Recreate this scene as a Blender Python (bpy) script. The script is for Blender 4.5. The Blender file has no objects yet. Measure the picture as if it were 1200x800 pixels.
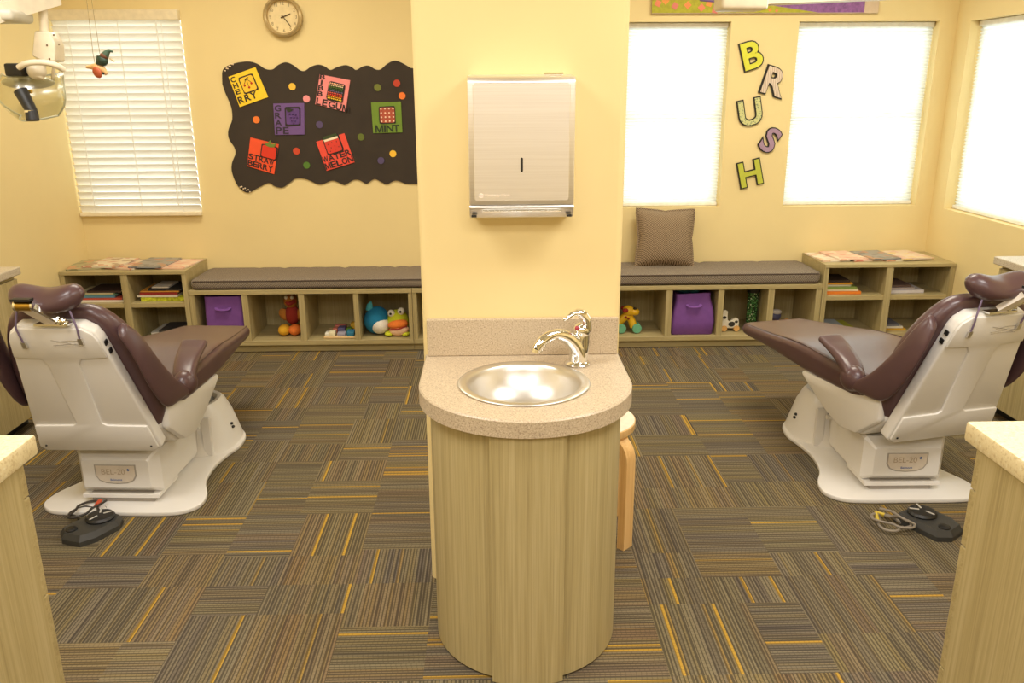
import bpy, bmesh, math, random
from mathutils import Vector, Matrix
random.seed(7)
PI = math.pi
C = bpy.context.scene.collection
SC = bpy.context.scene

# ------------------------------------------------------------------ camera
CAMH, FPX, PITCH, ROLL, YAW = 1.5, 966.3, math.radians(16.92), math.radians(.30), math.radians(1.294)
FW = Vector((math.sin(YAW)*math.cos(PITCH), math.cos(YAW)*math.cos(PITCH), -math.sin(PITCH)))
_r = Vector((math.cos(YAW), -math.sin(YAW), 0)); _d = FW.cross(_r)
RT = _r*math.cos(ROLL) + _d*math.sin(ROLL); DN = -_r*math.sin(ROLL) + _d*math.cos(ROLL)
CAM = Vector((0, 0, CAMH))
def at(px, py, x=None, y=None, z=None):
    """world point seen at a photograph pixel on a known plane of the room"""
    d = RT*((px-600)/FPX) + DN*((py-400)/FPX) + FW
    if x is not None: t = x/d.x
    elif y is not None: t = y/d.y
    else: t = (z-CAMH)/d.z
    return CAM + d*t
cd = bpy.data.cameras.new('camera'); cam = bpy.data.objects.new('camera', cd); C.objects.link(cam)
M = Matrix((( RT.x, -DN.x, -FW.x, CAM.x), (RT.y, -DN.y, -FW.y, CAM.y), (RT.z, -DN.z, -FW.z, CAM.z), (0,0,0,1)))
cam.matrix_world = M
cd.sensor_width = 36; cd.lens = FPX/1200*36; cd.clip_start = .02
SC.camera = cam

# ------------------------------------------------------------------ materials
def srgb(r, g, b):
    f = lambda c: (c/255/12.92) if c/255 <= .04045 else ((c/255+.055)/1.055)**2.4
    return (f(r), f(g), f(b), 1)
class NT:
    def __init__(s, name):
        s.m = bpy.data.materials.new(name); s.m.use_nodes = True; s.t = s.m.node_tree; s.t.nodes.clear()
        s.out = s.n('ShaderNodeOutputMaterial'); s.b = s.n('ShaderNodeBsdfPrincipled'); s.l(s.b.outputs[0], s.out.inputs[0])
    def n(s, t, **k):
        o = s.t.nodes.new(t)
        for a, v in k.items(): setattr(o, a, v)
        return o
    def l(s, a, b): s.t.links.new(a, b)
    def math(s, op, a, b=None, c=None):
        n = s.n('ShaderNodeMath', operation=op)
        for i, v in enumerate((a, b, c)):
            if v is None: continue
            if hasattr(v, 'links'): s.l(v, n.inputs[i])
            else: n.inputs[i].default_value = v
        return n.outputs[0]
    def ramp(s, fac, stops, interp='LINEAR'):
        n = s.n('ShaderNodeValToRGB'); e = n.color_ramp; e.interpolation = interp
        while len(e.elements) < len(stops): e.elements.new(.5)
        for q, (p, c) in zip(e.elements, stops): q.position = p; q.color = c
        s.l(fac, n.inputs[0]); return n.outputs[0]
    def mix(s, f, a, b, mode='MIX'):
        n = s.n('ShaderNodeMix', data_type='RGBA', blend_type=mode)
        for i, v in ((0, f), (6, a), (7, b)):
            if hasattr(v, 'links'): s.l(v, n.inputs[i])
            else: n.inputs[i].default_value = v
        return n.outputs[2]
    def pos(s, scale=(1,1,1), obj=True):
        if obj: o = s.n('ShaderNodeTexCoord').outputs['Object']
        else: o = s.n('ShaderNodeNewGeometry').outputs['Position']
        m = s.n('ShaderNodeMapping'); m.inputs['Scale'].default_value = scale; s.l(o, m.inputs[0]); return m.outputs[0]
    def noise(s, vec, scale=5, detail=2, rough=.5):
        n = s.n('ShaderNodeTexNoise'); n.inputs['Scale'].default_value = scale; n.inputs['Detail'].default_value = detail
        n.inputs['Roughness'].default_value = rough; s.l(vec, n.inputs['Vector']); return n.outputs['Fac']
    def col(s, c): 
        if hasattr(c, 'links'): s.l(c, s.b.inputs['Base Color'])
        else: s.b.inputs['Base Color'].default_value = c
    def set(s, rough=.5, metal=0, spec=.5, coat=0):
        s.b.inputs['Roughness'].default_value = rough; s.b.inputs['Metallic'].default_value = metal
        s.b.inputs['Specular IOR Level'].default_value = spec; s.b.inputs['Coat Weight'].default_value = coat
    def bump(s, h, strength=.3, dist=.01):
        n = s.n('ShaderNodeBump'); n.inputs['Strength'].default_value = strength; n.inputs['Distance'].default_value = dist
        s.l(h, n.inputs['Height']); s.l(n.outputs[0], s.b.inputs['Normal'])
MATS = {}
def plain(name, c, rough=.5, metal=0, spec=.5, var=.06, vs=30, bump=0):
    if name in MATS: return MATS[name]
    m = NT(name); f = m.noise(m.pos(), vs, 2)
    a = tuple(x*(1-var) for x in c[:3])+(1,); b = tuple(min(1, x*(1+var)) for x in c[:3])+(1,)
    m.col(m.ramp(f, [(.3, a), (.7, b)])); m.set(rough, metal, spec)
    if bump: m.bump(f, bump, .002)
    MATS[name] = m.m; return m.m
_cc = {}
def colour(r, g, b, rough=.55):
    k = 'paint_%d_%d_%d_%d' % (r, g, b, int(rough*100))
    return plain(k, srgb(r, g, b), rough, var=.04)

def wall_mat(name, c):
    m = NT(name); f = m.noise(m.pos(), 3, 3); g = m.noise(m.pos(), 350, 2)
    a = tuple(x*.96 for x in c[:3])+(1,); m.col(m.ramp(f, [(.3, a), (.7, c)])); m.set(.7, 0, .25); m.bump(g, .05, .002); return m.m
W_YEL = wall_mat('yellow_wall_paint', srgb(238, 216, 158))
W_CEIL = wall_mat('white_ceiling_paint', srgb(240, 236, 224))

def wood(name, axis, c1, c2, c3, rough=.4):
    m = NT(name); big = .8; fine = 75
    sc = [fine]*3; sc[axis] = big
    f = m.noise(m.pos(tuple(sc), obj=False), 1, 4, .62)
    sc2 = [14]*3; sc2[axis] = .2
    g = m.noise(m.pos(tuple(sc2), obj=False), 1, 2, .5)
    sc3 = [300]*3; sc3[axis] = 5
    h = m.noise(m.pos(tuple(sc3), obj=False), 1, 2, .5)
    k = m.math('ADD', m.math('MULTIPLY', f, .45), m.math('ADD', m.math('MULTIPLY', g, .22), m.math('MULTIPLY', h, .33)))
    m.col(m.ramp(k, [(.36, c1), (.5, c2), (.62, c3)])); m.set(rough, 0, .35); return m.m
WC = (srgb(161, 144, 100), srgb(179, 162, 115), srgb(192, 176, 131))
WOODX, WOODY, WOODZ = [wood('laminate_grain_'+'xyz'[i], i, *WC) for i in range(3)]
def speckle(name, base, dark, light, scale=260):
    m = NT(name); f = m.noise(m.pos(), scale, 2, .7); g = m.noise(m.pos(), scale*.45, 1, .5)
    c = m.ramp(f, [(.36, dark), (.47, base), (.6, base), (.68, light)])
    m.col(m.mix(m.math('MULTIPLY', g, .35), c, base)); m.set(.35, 0, .4); return m.m
STONE = speckle('speckled_beige_laminate', srgb(196, 178, 150), srgb(152, 130, 110), srgb(224, 210, 186))
CREAM = speckle('speckled_cream_solid_surface', srgb(236, 220, 176), srgb(212, 190, 140), srgb(246, 236, 205), 120)
GREYTOP = speckle('grey_speckled_laminate', srgb(196, 184, 162), srgb(160, 140, 115), srgb(215, 205, 185), 200)

def carpet():
    m = NT('striped_carpet_tile')
    geo = m.n('ShaderNodeNewGeometry'); sep = m.n('ShaderNodeSeparateXYZ'); m.l(geo.outputs['Position'], sep.inputs[0])
    x, y = sep.outputs[0], sep.outputs[1]
    def cellrand(ix, iy, seed):
        cb = m.n('ShaderNodeCombineXYZ'); m.l(ix, cb.inputs[0]); m.l(iy, cb.inputs[1]); cb.inputs[2].default_value = seed
        w = m.n('ShaderNodeTexWhiteNoise', noise_dimensions='3D'); m.l(cb.outputs[0], w.inputs['Vector']); return w
    T = .46
    # square carpet tiles, each split in blocks of stripes that run one way or the other
    tx, ty = m.math('FLOOR', m.math('DIVIDE', x, T)), m.math('FLOOR', m.math('DIVIDE', y, T))
    fx, fy = m.math('FRACT', m.math('DIVIDE', x, T)), m.math('FRACT', m.math('DIVIDE', y, T))
    wt = cellrand(tx, ty, 1.5); st = m.n('ShaderNodeSeparateColor'); m.l(wt.outputs['Color'], st.inputs[0])
    cx = m.math('ADD', .3, m.math('MULTIPLY', st.outputs[0], .4)); cy = m.math('ADD', .3, m.math('MULTIPLY', st.outputs[1], .4))
    bx = m.math('GREATER_THAN', fx, cx); by = m.math('GREATER_THAN', fy, cy)
    ux = m.math('ADD', m.math('MULTIPLY', tx, 2), bx); uy = m.math('ADD', m.math('MULTIPLY', ty, 2), by)
    # blocks halve again in some places
    w2 = cellrand(ux, uy, 7.3); s2 = m.n('ShaderNodeSeparateColor'); m.l(w2.outputs['Color'], s2.inputs[0])
    ori = m.math('GREATER_THAN', s2.outputs[0], .5)
    inv = m.math('SUBTRACT', 1, ori)
    sc = m.math('ADD', m.math('MULTIPLY', x, ori), m.math('MULTIPLY', y, inv))      # across the stripes
    al = m.math('ADD', m.math('MULTIPLY', y, ori), m.math('MULTIPLY', x, inv))      # along the stripes
    S = .0105
    sid = m.math('FLOOR', m.math('DIVIDE', sc, S)); sf = m.math('FRACT', m.math('DIVIDE', sc, S))
    blk = m.math('ADD', m.math('MULTIPLY', ux, 13.7), m.math('MULTIPLY', uy, 5.31))
    # groups of four stripes share a hue
    gid = m.math('FLOOR', m.math('DIVIDE', sid, 5))
    rg = cellrand(gid, blk, 3.1).outputs['Value']; rs = cellrand(sid, blk, 9.9).outputs['Value']
    rb = s2.outputs[1]
    base = m.ramp(rb, [(0, srgb(112, 103, 86)), (.2, srgb(138, 122, 88)), (.42, srgb(110, 104, 96)), (.56, srgb(138, 112, 76)), (.72, srgb(124, 114, 84)), (.86, srgb(98, 94, 92))], 'CONSTANT')
    grp = m.ramp(rg, [(0, srgb(120, 110, 90)), (.35, srgb(108, 98, 94)), (.6, srgb(134, 120, 82)), (.85, srgb(132, 100, 76))], 'CONSTANT')
    line = m.ramp(rs, [(0, srgb(144, 130, 98)), (.3, srgb(156, 142, 110)), (.5, srgb(118, 106, 84)), (.7, srgb(150, 130, 84)), (.955, srgb(200, 158, 60))], 'CONSTANT')
    c = m.mix(.45, base, grp); c = m.mix(.4, c, line)
    yel = m.math('GREATER_THAN', rs, .968); c = m.mix(m.math('MULTIPLY', yel, .75), c, srgb(206, 162, 58))
    # loops along each line, dark gaps between lines
    lp = m.math('FRACT', m.math('ADD', m.math('DIVIDE', al, .014), m.math('MULTIPLY', rs, 3)))
    gap = m.math('LESS_THAN', sf, m.math('ADD', .26, m.math('MULTIPLY', m.math('FRACT', m.math('MULTIPLY', rs, 17.3)), .46))); gl = m.math('MULTIPLY', m.math('LESS_THAN', lp, .22), .22)
    drk = m.math('MAXIMUM', m.math('MULTIPLY', gap, .64), gl)
    drk = m.math('MULTIPLY', drk, m.math('SUBTRACT', 1, m.math('MULTIPLY', yel, .15)))
    c = m.mix(drk, c, srgb(44, 38, 34))
    f = m.noise(m.pos((1,1,1), False), 420, 2, .6); c = m.mix(m.math('MULTIPLY', f, .3), c, srgb(70, 62, 54))
    m.col(c); m.set(.95, 0, .1); m.bump(m.math('SUBTRACT', 1, drk), .4, .003); return m.m
CARPET = carpet()

VINYL = plain('plum_brown_vinyl', srgb(88, 64, 66), .30, 0, .55, .05, 12)
VINYLD = plain('plum_brown_vinyl_seam', srgb(70, 48, 48), .4, 0, .5)
SHELL = plain('ivory_moulded_plastic', srgb(230, 226, 220), .32, 0, .5, .012, 4)
SHELLG = plain('warm_grey_plastic', srgb(168, 160, 150), .4)
GREYM = plain('grey_plastic', srgb(150, 150, 148), .4)
BLACK = plain('black_plastic', srgb(30, 29, 28), .42)
DKGREY = plain('dark_grey_rubber', srgb(58, 57, 54), .5)
CHROME = plain('polished_chrome', (.86, .86, .84, 1), .07, 1, .5, .01)
STEEL = plain('brushed_stainless_steel', (.74, .725, .70, 1), .36, 1, .5, .02, 6)
def brushed():
    m = NT('satin_stainless_front'); f = m.noise(m.pos((3, 3, 400), False), 1, 3, .6)
    m.col(m.ramp(f, [(.3, (.84, .81, .78, 1)), (.7, (.92, .90, .88, 1))])); m.set(.42, 1); return m.m
SATIN = brushed()
BRASS = plain('worn_brass', srgb(200, 165, 80), .3, 1)
BIRCH = wood('birch_veneer', 2, srgb(218, 172, 108), srgb(232, 190, 128), srgb(240, 204, 146))
STOOLTOP = plain('white_laminate', srgb(238, 226, 206), .4)
PURPLE = plain('purple_bin_fabric', srgb(122, 74, 150), .8, bump=.2)
FRAMEW = plain('white_window_vinyl', srgb(238, 236, 228), .4)
CHAR = plain('dark_brown_paper', srgb(58, 48, 38), .85, var=.1, vs=8)

def tweed(name, a, b, s=520):
    m = NT(name)
    t = m.n('ShaderNodeTexCoord').outputs['Object']; mp = m.n('ShaderNodeMapping'); m.l(t, mp.inputs[0])
    sep = m.n('ShaderNodeSeparateXYZ'); m.l(mp.outputs[0], sep.inputs[0])
    w = m.math('MULTIPLY', m.math('MULTIPLY', m.math('SINE', m.math('MULTIPLY', sep.outputs[0], s)), m.math('SINE', m.math('MULTIPLY', m.math('ADD', sep.outputs[1], sep.outputs[2]), s))), .5)
    f = m.noise(mp.outputs[0], 240, 2, .7); k = m.math('ADD', m.math('MULTIPLY', m.math('ADD', w, .5), .5), m.math('MULTIPLY', f, .5))
    m.col(m.ramp(k, [(.34, a), (.62, b)])); m.set(.95, 0, .1); m.bump(k, .35, .003); return m.m
TWEED = tweed('taupe_tweed', srgb(92, 82, 72), srgb(158, 144, 126))
TWEEDP = tweed('brown_tweed', srgb(88, 72, 56), srgb(168, 146, 118), 430)

def translucent(name, c, amt, rough=.8):
    m = NT(name); tr = m.n('ShaderNodeBsdfTranslucent'); tr.inputs[0].default_value = c
    df = m.n('ShaderNodeBsdfDiffuse'); df.inputs[0].default_value = c
    mx = m.n('ShaderNodeMixShader'); mx.inputs[0].default_value = amt
    m.l(df.outputs[0], mx.inputs[1]); m.l(tr.outputs[0], mx.inputs[2]); m.l(mx.outputs[0], m.out.inputs[0]); m.t.nodes.remove(m.b); return m.m
SHADE = translucent('white_cellular_shade_fabric', (.92, .94, .92, 1), .62)
SLAT = translucent('white_blind_slat', (.93, .91, .85, 1), .10)
def glassmat(name, tint=(1, 1, 1, 1), op=.12, rough=.03):
    m = NT(name); tp = m.n('ShaderNodeBsdfTransparent'); tp.inputs[0].default_value = tint
    gl = m.n('ShaderNodeBsdfGlossy'); gl.inputs[1].default_value = rough
    mx = m.n('ShaderNodeMixShader'); mx.inputs[0].default_value = op
    m.l(tp.outputs[0], mx.inputs[1]); m.l(gl.outputs[0], mx.inputs[2]); m.l(mx.outputs[0], m.out.inputs[0]); m.t.nodes.remove(m.b); return m.m
GLASS = glassmat('window_glass', (.97, .99, .98, 1), .05)
SHIELD = translucent_shield = glassmat('clear_lamp_shield', (.90, .90, .82, 1), .16, .25)

# ------------------------------------------------------------------ mesh builder
def V(*a): return Vector(a)
class MB:
    def __init__(s): s.bm = bmesh.new(); s.mi = 0
    def _take(s, t, mat=None):
        if mat is not None: t.transform(mat)
        for f in t.faces: f.material_index = s.mi
        me = bpy.data.meshes.new('tmp'); t.to_mesh(me); t.free()
        s.bm.from_mesh(me); bpy.data.meshes.remove(me); return s
    def box(s, x0, x1, y0, y1, z0, z1, r=0, seg=1, mat=None):
        t = bmesh.new(); bmesh.ops.create_cube(t, size=1)
        for v in t.verts: v.co = Vector((x0+(v.co.x+.5)*(x1-x0), y0+(v.co.y+.5)*(y1-y0), z0+(v.co.z+.5)*(z1-z0)))
        if r: bmesh.ops.bevel(t, geom=list(t.edges), offset=r, segments=seg, profile=.5, affect='EDGES')
        return s._take(t, mat)
    def prism(s, pts, d, r=0, seg=1, mat=None):
        """pts: closed polygon of 3D points, d: extrusion vector"""
        t = bmesh.new(); d = Vector(d); a = [t.verts.new(Vector(p)) for p in pts]
        f = t.faces.new(a); g = bmesh.ops.extrude_face_region(t, geom=[f])
        for v in g['geom']:
            if isinstance(v, bmesh.types.BMVert): v.co += d
        bmesh.ops.recalc_face_normals(t, faces=t.faces)
        if r: bmesh.ops.bevel(t, geom=list(t.edges), offset=r, segments=seg, profile=.5, affect='EDGES')
        return s._take(t, mat)
    def loft(s, secs, caps=True, closed=True, mat=None):
        t = bmesh.new(); rows = [[t.verts.new(Vector(p)) for p in q] for q in secs]; n = len(rows[0])
        for a, b in zip(rows, rows[1:]):
            for i in range(n if closed else n-1):
                j = (i+1) % n; t.faces.new((a[i], a[j], b[j], b[i]))
        if caps and closed: t.faces.new(rows[0][::-1]); t.faces.new(rows[-1])
        bmesh.ops.recalc_face_normals(t, faces=t.faces); return s._take(t, mat)
    def lathe(s, prof, n=24, c=(0,0,0), mat=None, sx=1, sy=1):
        t = bmesh.new(); rows = []
        for r, z in prof:
            if r < 1e-6: rows.append([t.verts.new((c[0], c[1], c[2]+z))])
            else: rows.append([t.verts.new((c[0]+sx*r*math.cos(2*PI*i/n), c[1]+sy*r*math.sin(2*PI*i/n), c[2]+z)) for i in range(n)])
        for a, b in zip(rows, rows[1:]):
            for i in range(n):
                j = (i+1) % n
                q = [a[i % len(a)], a[j % len(a)], b[j % len(b)], b[i % len(b)]]; u = []
                for v in q:
                    if v not in u: u.append(v)
                if len(u) > 2: t.faces.new(u)
        for row in (rows[0], rows[-1]):
            if len(row) > 1: 
                try: t.faces.new(row)
                except ValueError: pass
        bmesh.ops.recalc_face_normals(t, faces=t.faces); return s._take(t, mat)
    def tube(s, path, r, n=10, caps=True, flat=1.0, mat=None):
        path = [Vector(p) for p in path]; rr = r if isinstance(r, (list, tuple)) else [r]*len(path); secs = []
        up = None
        for i, p in enumerate(path):
            d = (path[min(i+1, len(path)-1)]-path[max(i-1, 0)]).normalized()
            if up is None: up = V(0,0,1) if abs(d.z) < .9 else V(1,0,0)
            a = d.cross(up).normalized(); b = a.cross(d).normalized(); up = b
            secs.append([p + a*rr[i]*math.cos(2*PI*k/n) + b*rr[i]*flat*math.sin(2*PI*k/n) for k in range(n)])
        return s.loft(secs, caps, mat=mat)
    def ball(s, c, r, seg=16, ring=10, mat=None, rot=None):
        t = bmesh.new(); bmesh.ops.create_uvsphere(t, u_segments=seg, v_segments=ring, radius=1)
        R = rot.to_4x4() if rot else Matrix.Identity(4)
        rr = r if isinstance(r, (tuple, list)) else (r, r, r)
        t.transform(Matrix.Translation(Vector(c)) @ R @ Matrix.Diagonal((*rr, 1))); return s._take(t, mat)
    def cyl(s, a, b, r, n=20, r2=None):
        return s.tube([a, b], [r, r if r2 is None else r2], n)
    def obj(s, name, m, parent=None, sharp=35, sub=0, world=True, origin=None):
        me = bpy.data.meshes.new(name); s.bm.normal_update(); s.bm.to_mesh(me); s.bm.free()
        return link(me, name, m, parent, sharp, sub, world, origin)
ROOTM = {}
def link(me, name, m, parent=None, sharp=35, sub=0, world=True, origin=None):
    for q in (m if isinstance(m, (list, tuple)) else [m]): me.materials.append(q)
    for p in me.polygons: p.use_smooth = True
    o = bpy.data.objects.new(name, me); C.objects.link(o)
    if sharp: me.set_sharp_from_angle(angle=math.radians(sharp))
    if parent is not None:
        o.parent = parent; RM = ROOTM[parent.as_pointer()]
        if world: me.transform(RM.inverted())
        ROOTM[o.as_pointer()] = RM
    else:
        vs = [v.co for v in me.vertices]
        if origin is None:
            lo = [min(v[i] for v in vs) for i in range(3)]; hi = [max(v[i] for v in vs) for i in range(3)]
            origin = V((lo[0]+hi[0])/2, (lo[1]+hi[1])/2, lo[2])
        me.transform(Matrix.Translation(-Vector(origin))); o.location = origin
        ROOTM[o.as_pointer()] = Matrix.Translation(Vector(origin))
    if sub:
        md = o.modifiers.new('smooth', 'SUBSURF'); md.levels = sub; md.render_levels = sub
    return o
KEEP = []
def thing(name, label, cat, loc=(0,0,0), rz=0, group=None):
    o = bpy.data.objects.new(name, None); C.objects.link(o); o.empty_display_size = .1
    o.location = loc; o.rotation_euler = (0, 0, rz); KEEP.append(o)
    ROOTM[o.as_pointer()] = Matrix.Translation(Vector(loc)) @ Matrix.Rotation(rz, 4, 'Z')
    return tag(o, label, cat, group)
def tag(o, label, cat, group=None):
    o['label'] = label; o['category'] = cat
    if group: o['group'] = group
    return o
def struct(o):
    o['kind'] = 'structure'; return o
def stuff(o): o['kind'] = 'stuff'; return o
def rrect(cx, cz, hw, hh, r, n=5):
    """rounded rectangle outline, returns (u, v) pairs"""
    r = min(r, hw*.999, hh*.999); out = []
    for sx, sz, a0 in ((1,1,0), (-1,1,PI/2), (-1,-1,PI), (1,-1,1.5*PI)):
        for k in range(n):
            a = a0 + (PI/2)*k/(n-1)
            out.append((cx+sx*(hw-r)+r*math.cos(a), cz+sz*(hh-r)+r*math.sin(a)))
    return out
def catmull(pts, n=6, closed=True):
    pts = [Vector(p) for p in pts]; out = []; L = len(pts)
    for i in range(L if closed else L-1):
        g = lambda k: pts[k % L] if closed else pts[max(0, min(L-1, k))]
        p0, p1, p2, p3 = g(i-1), g(i), g(i+1), g(i+2)
        for k in range(n):
            t = k/n
            out.append(.5*((2*p1)+(p2-p0)*t+(2*p0-5*p1+4*p2-p3)*t*t+(3*p1-p0-3*p2+p3)*t**3))
    if not closed: out.append(pts[-1])
    return out
def text_mesh(body, size=1, extrude=.01, offset=0, spacing=1):
    """lettering as a mesh in the x-y plane, centred on its own box; returns mesh, width, height"""
    if body == 'M':
        k = size; o_ = [(0,0),(.13,0),(.13,.50),(.32,.0),(.44,.0),(.63,.50),(.63,0),(.76,0),(.76,.72),(.58,.72),(.38,.20),(.18,.72),(0,.72)]
        mb_ = MB(); mb_.prism([V((a-.38)*k, (b-.36)*k, -extrude) for a, b in o_], (0, 0, 2*extrude)); me = bpy.data.meshes.new('lettering'); mb_.bm.to_mesh(me); mb_.bm.free(); return me, .76*k, .72*k
    cu = bpy.data.curves.new('lettering', 'FONT'); cu.body = body; cu.size = size; cu.extrude = extrude; cu.offset = offset
    cu.space_character = spacing; cu.resolution_u = 4
    o = bpy.data.objects.new('lettering', cu); C.objects.link(o)
    dg = bpy.context.evaluated_depsgraph_get(); dg.update()
    me = bpy.data.meshes.new_from_object(o.evaluated_get(dg)); bpy.data.objects.remove(o); bpy.data.curves.remove(cu)
    me.materials.clear()
    xs = [v.co.x for v in me.vertices]; ys = [v.co.y for v in me.vertices]
    cx, cy = (min(xs)+max(xs))/2, (min(ys)+max(ys))/2
    me.transform(Matrix.Translation((-cx, -cy, 0))); return me, max(xs)-min(xs), max(ys)-min(ys)
def add_text(mb, body, frame, size, extrude=.002, offset=0, spacing=1, fit=None):
    """frame: 4x4 that carries x right, y up, z out of the surface; fit = (w, h)"""
    me, w, h = text_mesh(body, size, extrude, offset, spacing)
    S = Matrix.Identity(4)
    if fit: S = Matrix.Diagonal((fit[0]/w if fit[0] else fit[1]/h, fit[1]/h if fit[1] else fit[0]/w, 1, 1))
    me.transform(frame @ S); 
    for p in me.polygons: p.material_index = mb.mi
    mb.bm.from_mesh(me); bpy.data.meshes.remove(me); return mb
def frame(o, right, up, out=None):
    r = Vector(right); u = Vector(up); n = Vector(out) if out else r.cross(u).normalized()
    return Matrix(((r.x, u.x, n.x, o[0]), (r.y, u.y, n.y, o[1]), (r.z, u.z, n.z, o[2]), (0,0,0,1)))
def wallframe(x, z, y, rot=0):
    c, s = math.cos(rot), math.sin(rot)
    return frame((x, y, z), (c, 0, s), (-s, 0, c), (0, -1, 0))

# ------------------------------------------------------------------ room
XL, XR, YW, ZC, YR = -2.522, 2.75, 5.13, 2.5, -2.6
WT = .14
ZS, ZH = .80, 1.88            # sills and heads of the windows on the right
struct(MB().box(XL-WT, XR+WT, YR-WT, YW+WT, -.1, 0).obj('floor', CARPET, sharp=35))
struct(MB().box(XL-WT, XR+WT, YR-WT, YW+WT, ZC, ZC+.1).obj('ceiling', W_CEIL))
struct(MB().box(XL-WT, XL, YR-WT, YW, 0, ZC).obj('wall_left', W_YEL))
struct(MB().box(XL-WT, XR+WT, YR-WT, YR, 0, ZC).obj('wall_rear', W_YEL))
AX, BX, LX = (.79, 1.412), (1.812, 2.648), (-2.512, -1.785)
def wall_with_holes(a0, a1, holes, to):      # holes: (u0,u1,z0,z1)
    mb = MB(); u = a0
    for u0, u1, z0, z1 in sorted(holes):
        if u0 > u: to(mb, u, u0, 0, ZC)
        to(mb, u0, u1, 0, z0); to(mb, u0, u1, z1, ZC); u = u1
    to(mb, u, a1, 0, ZC); return mb
hb = [(LX[0], LX[1], .775, 1.955), (AX[0], AX[1], ZS, ZH), (BX[0], BX[1], ZS, ZH)]
struct(wall_with_holes(XL-WT, XR+WT, hb, lambda mb, a, b, z0, z1: mb.box(a, b, YW, YW+WT, z0, z1)).obj('wall_back', W_YEL))
RW = (3.35, 4.985)
struct(wall_with_holes(YR-WT, YW, [(RW[0], RW[1], ZS, ZH-.01)], lambda mb, a, b, z0, z1: mb.box(XR, XR+WT, a, b, z0, z1)).obj('wall_right', W_YEL))
# the free-standing pillar wall that carries the sink
CX0, CX1, CY0, CY1 = -.209, .370, 2.32, 2.43
t = MB(); rr = .022
pts = [V(u, v, 0) for u, v in rrect((CX0+CX1)/2, (CY0+CY1)/2, (CX1-CX0)/2, (CY1-CY0)/2, rr, 6)]
t.prism(pts, (0, 0, ZC)); struct(t.obj('wall_middle', W_YEL))

# windows: frame, panes
def window_y(n, x0, x1, z0, z1):
    mb = MB(); y0, y1 = YW+.095, YW+.135; w = .035
    for a, b, c, d in ((x0, x1, z0, z0+w), (x0, x1, z1-w, z1), (x0, x0+w, z0+w, z1-w), (x1-w, x1, z0+w, z1-w), (x0+w, x1-w, (z0+z1)/2-.015, (z0+z1)/2+.015)):
        mb.box(a, b, y0, y1, c, d)
    o = mb.obj('window_%d' % n, FRAMEW); struct(o)
    MB().box(x0+w, x1-w, y0+.018, y0+.024, z0+w, z1-w).obj('glass_pane', GLASS, o)
window_y(1, LX[0], LX[1], .775, 1.955); window_y(2, AX[0], AX[1], ZS, ZH); window_y(3, BX[0], BX[1], ZS, ZH)
mb = MB(); x0, x1, w = XR+.095, XR+.135, .035; y0, y1 = RW; z0, z1 = ZS, ZH-.01
for a, b, c, d in ((y0, y1, z0, z0+w), (y0, y1, z1-w, z1), (y0, y0+w, z0+w, z1-w), (y1-w, y1, z0+w, z1-w), ((y0+y1)/2-.015, (y0+y1)/2+.015, z0+w, z1-w)):
    mb.box(x0, x1, a, b, c, d)
o = struct(mb.obj('window_4', FRAMEW)); MB().box(x0+.018, x0+.024, y0+w, y1-w, z0+w, z1-w).obj('glass_pane', GLASS, o)

# cellular shades (pleats as a zig-zag sheet)
def shade(label, along, a0, a1, d0, z0, z1):
    P = (lambda u, d, z: V(u, d, z)) if along == 'x' else (lambda u, d, z: V(d, u, z))
    root = thing('cellular_shade', label, 'window shade', P((a0+a1)/2, d0+.02, z0), 0, 'cellular shades in the right-hand windows')
    mb = MB(); n = int((z1-z0-.05)/.019); rows = []
    for i in range(n*2+1):
        z = z0+.02+(z1-z0-.05)*i/(n*2); q = d0+.012+(.006 if i % 2 else -.006)
        rows.append([P(a0+.004, q, z), P(a1-.004, q, z)])
    mb.loft(rows, closed=False, caps=False); mb.obj('pleated_fabric', SHADE, root, sharp=1)
    def bar(za, zb, nm):
        m2 = MB(); p, q = P(a0+.003, d0-.006, za), P(a1-.003, d0+.032, zb)
        m2.box(min(p.x,q.x), max(p.x,q.x), min(p.y,q.y), max(p.y,q.y), za, zb, .003); m2.obj(nm, FRAMEW, root)
    bar(z1-.03, z1-.002, 'headrail'); bar(z0+.002, z0+.022, 'bottom_rail')
    return root
shade('white pleated shade in the window partly hidden by the sink pillar, left of the letters', 'x', AX[0], AX[1], YW+.055, ZS, ZH)
shade('wide white pleated shade in the back wall window right of the letters', 'x', BX[0], BX[1], YW+.055, ZS, ZH)
shade('white pleated shade in the window on the right side wall', 'y', RW[0], RW[1], XR+.055, ZS, ZH-.01)

# horizontal blind on the left
root = thing('venetian_blind', 'white horizontal slat blind in the left window', 'blind', ((LX[0]+LX[1])/2, YW-.02, .775))
b0, b1 = LX[0]-.002, LX[1]+.002
MB().box(b0-.0, b1, YW-.048, YW-.001, 1.895, 1.952, .004).obj('headrail', plain('cream_blind_rail', srgb(236, 222, 190), .4), root)
MB().box(b0, b1, YW-.040, YW-.001, .778, .80, .004).obj('bottom_rail', MATS['cream_blind_rail'], root)
n = 27; mb = MB()
for i in range(n):
    z = .822 + (1.885-.822)*i/(n-1); a = math.radians(60); hw = .0245
    dy, dz = math.cos(a)*hw, math.sin(a)*hw
    secs = []
    for k in range(5):
        s_ = -1+k*.5; cv = .003*(1-s_*s_)
        secs.append([V(b0, YW-.018+dy*s_+cv, z-dz*s_), V(b1, YW-.018+dy*s_+cv, z-dz*s_)])
    mb.loft(secs, closed=False, caps=False)
mb.obj('slats', SLAT, root, sharp=0)
mb = MB()
for u in (.13, .52, .86): mb.box(b0+(b1-b0)*u-.002, b0+(b1-b0)*u+.002, YW-.036, YW-.034, .79, 1.9)
mb.obj('ladder_cords', FRAMEW, root)
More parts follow.
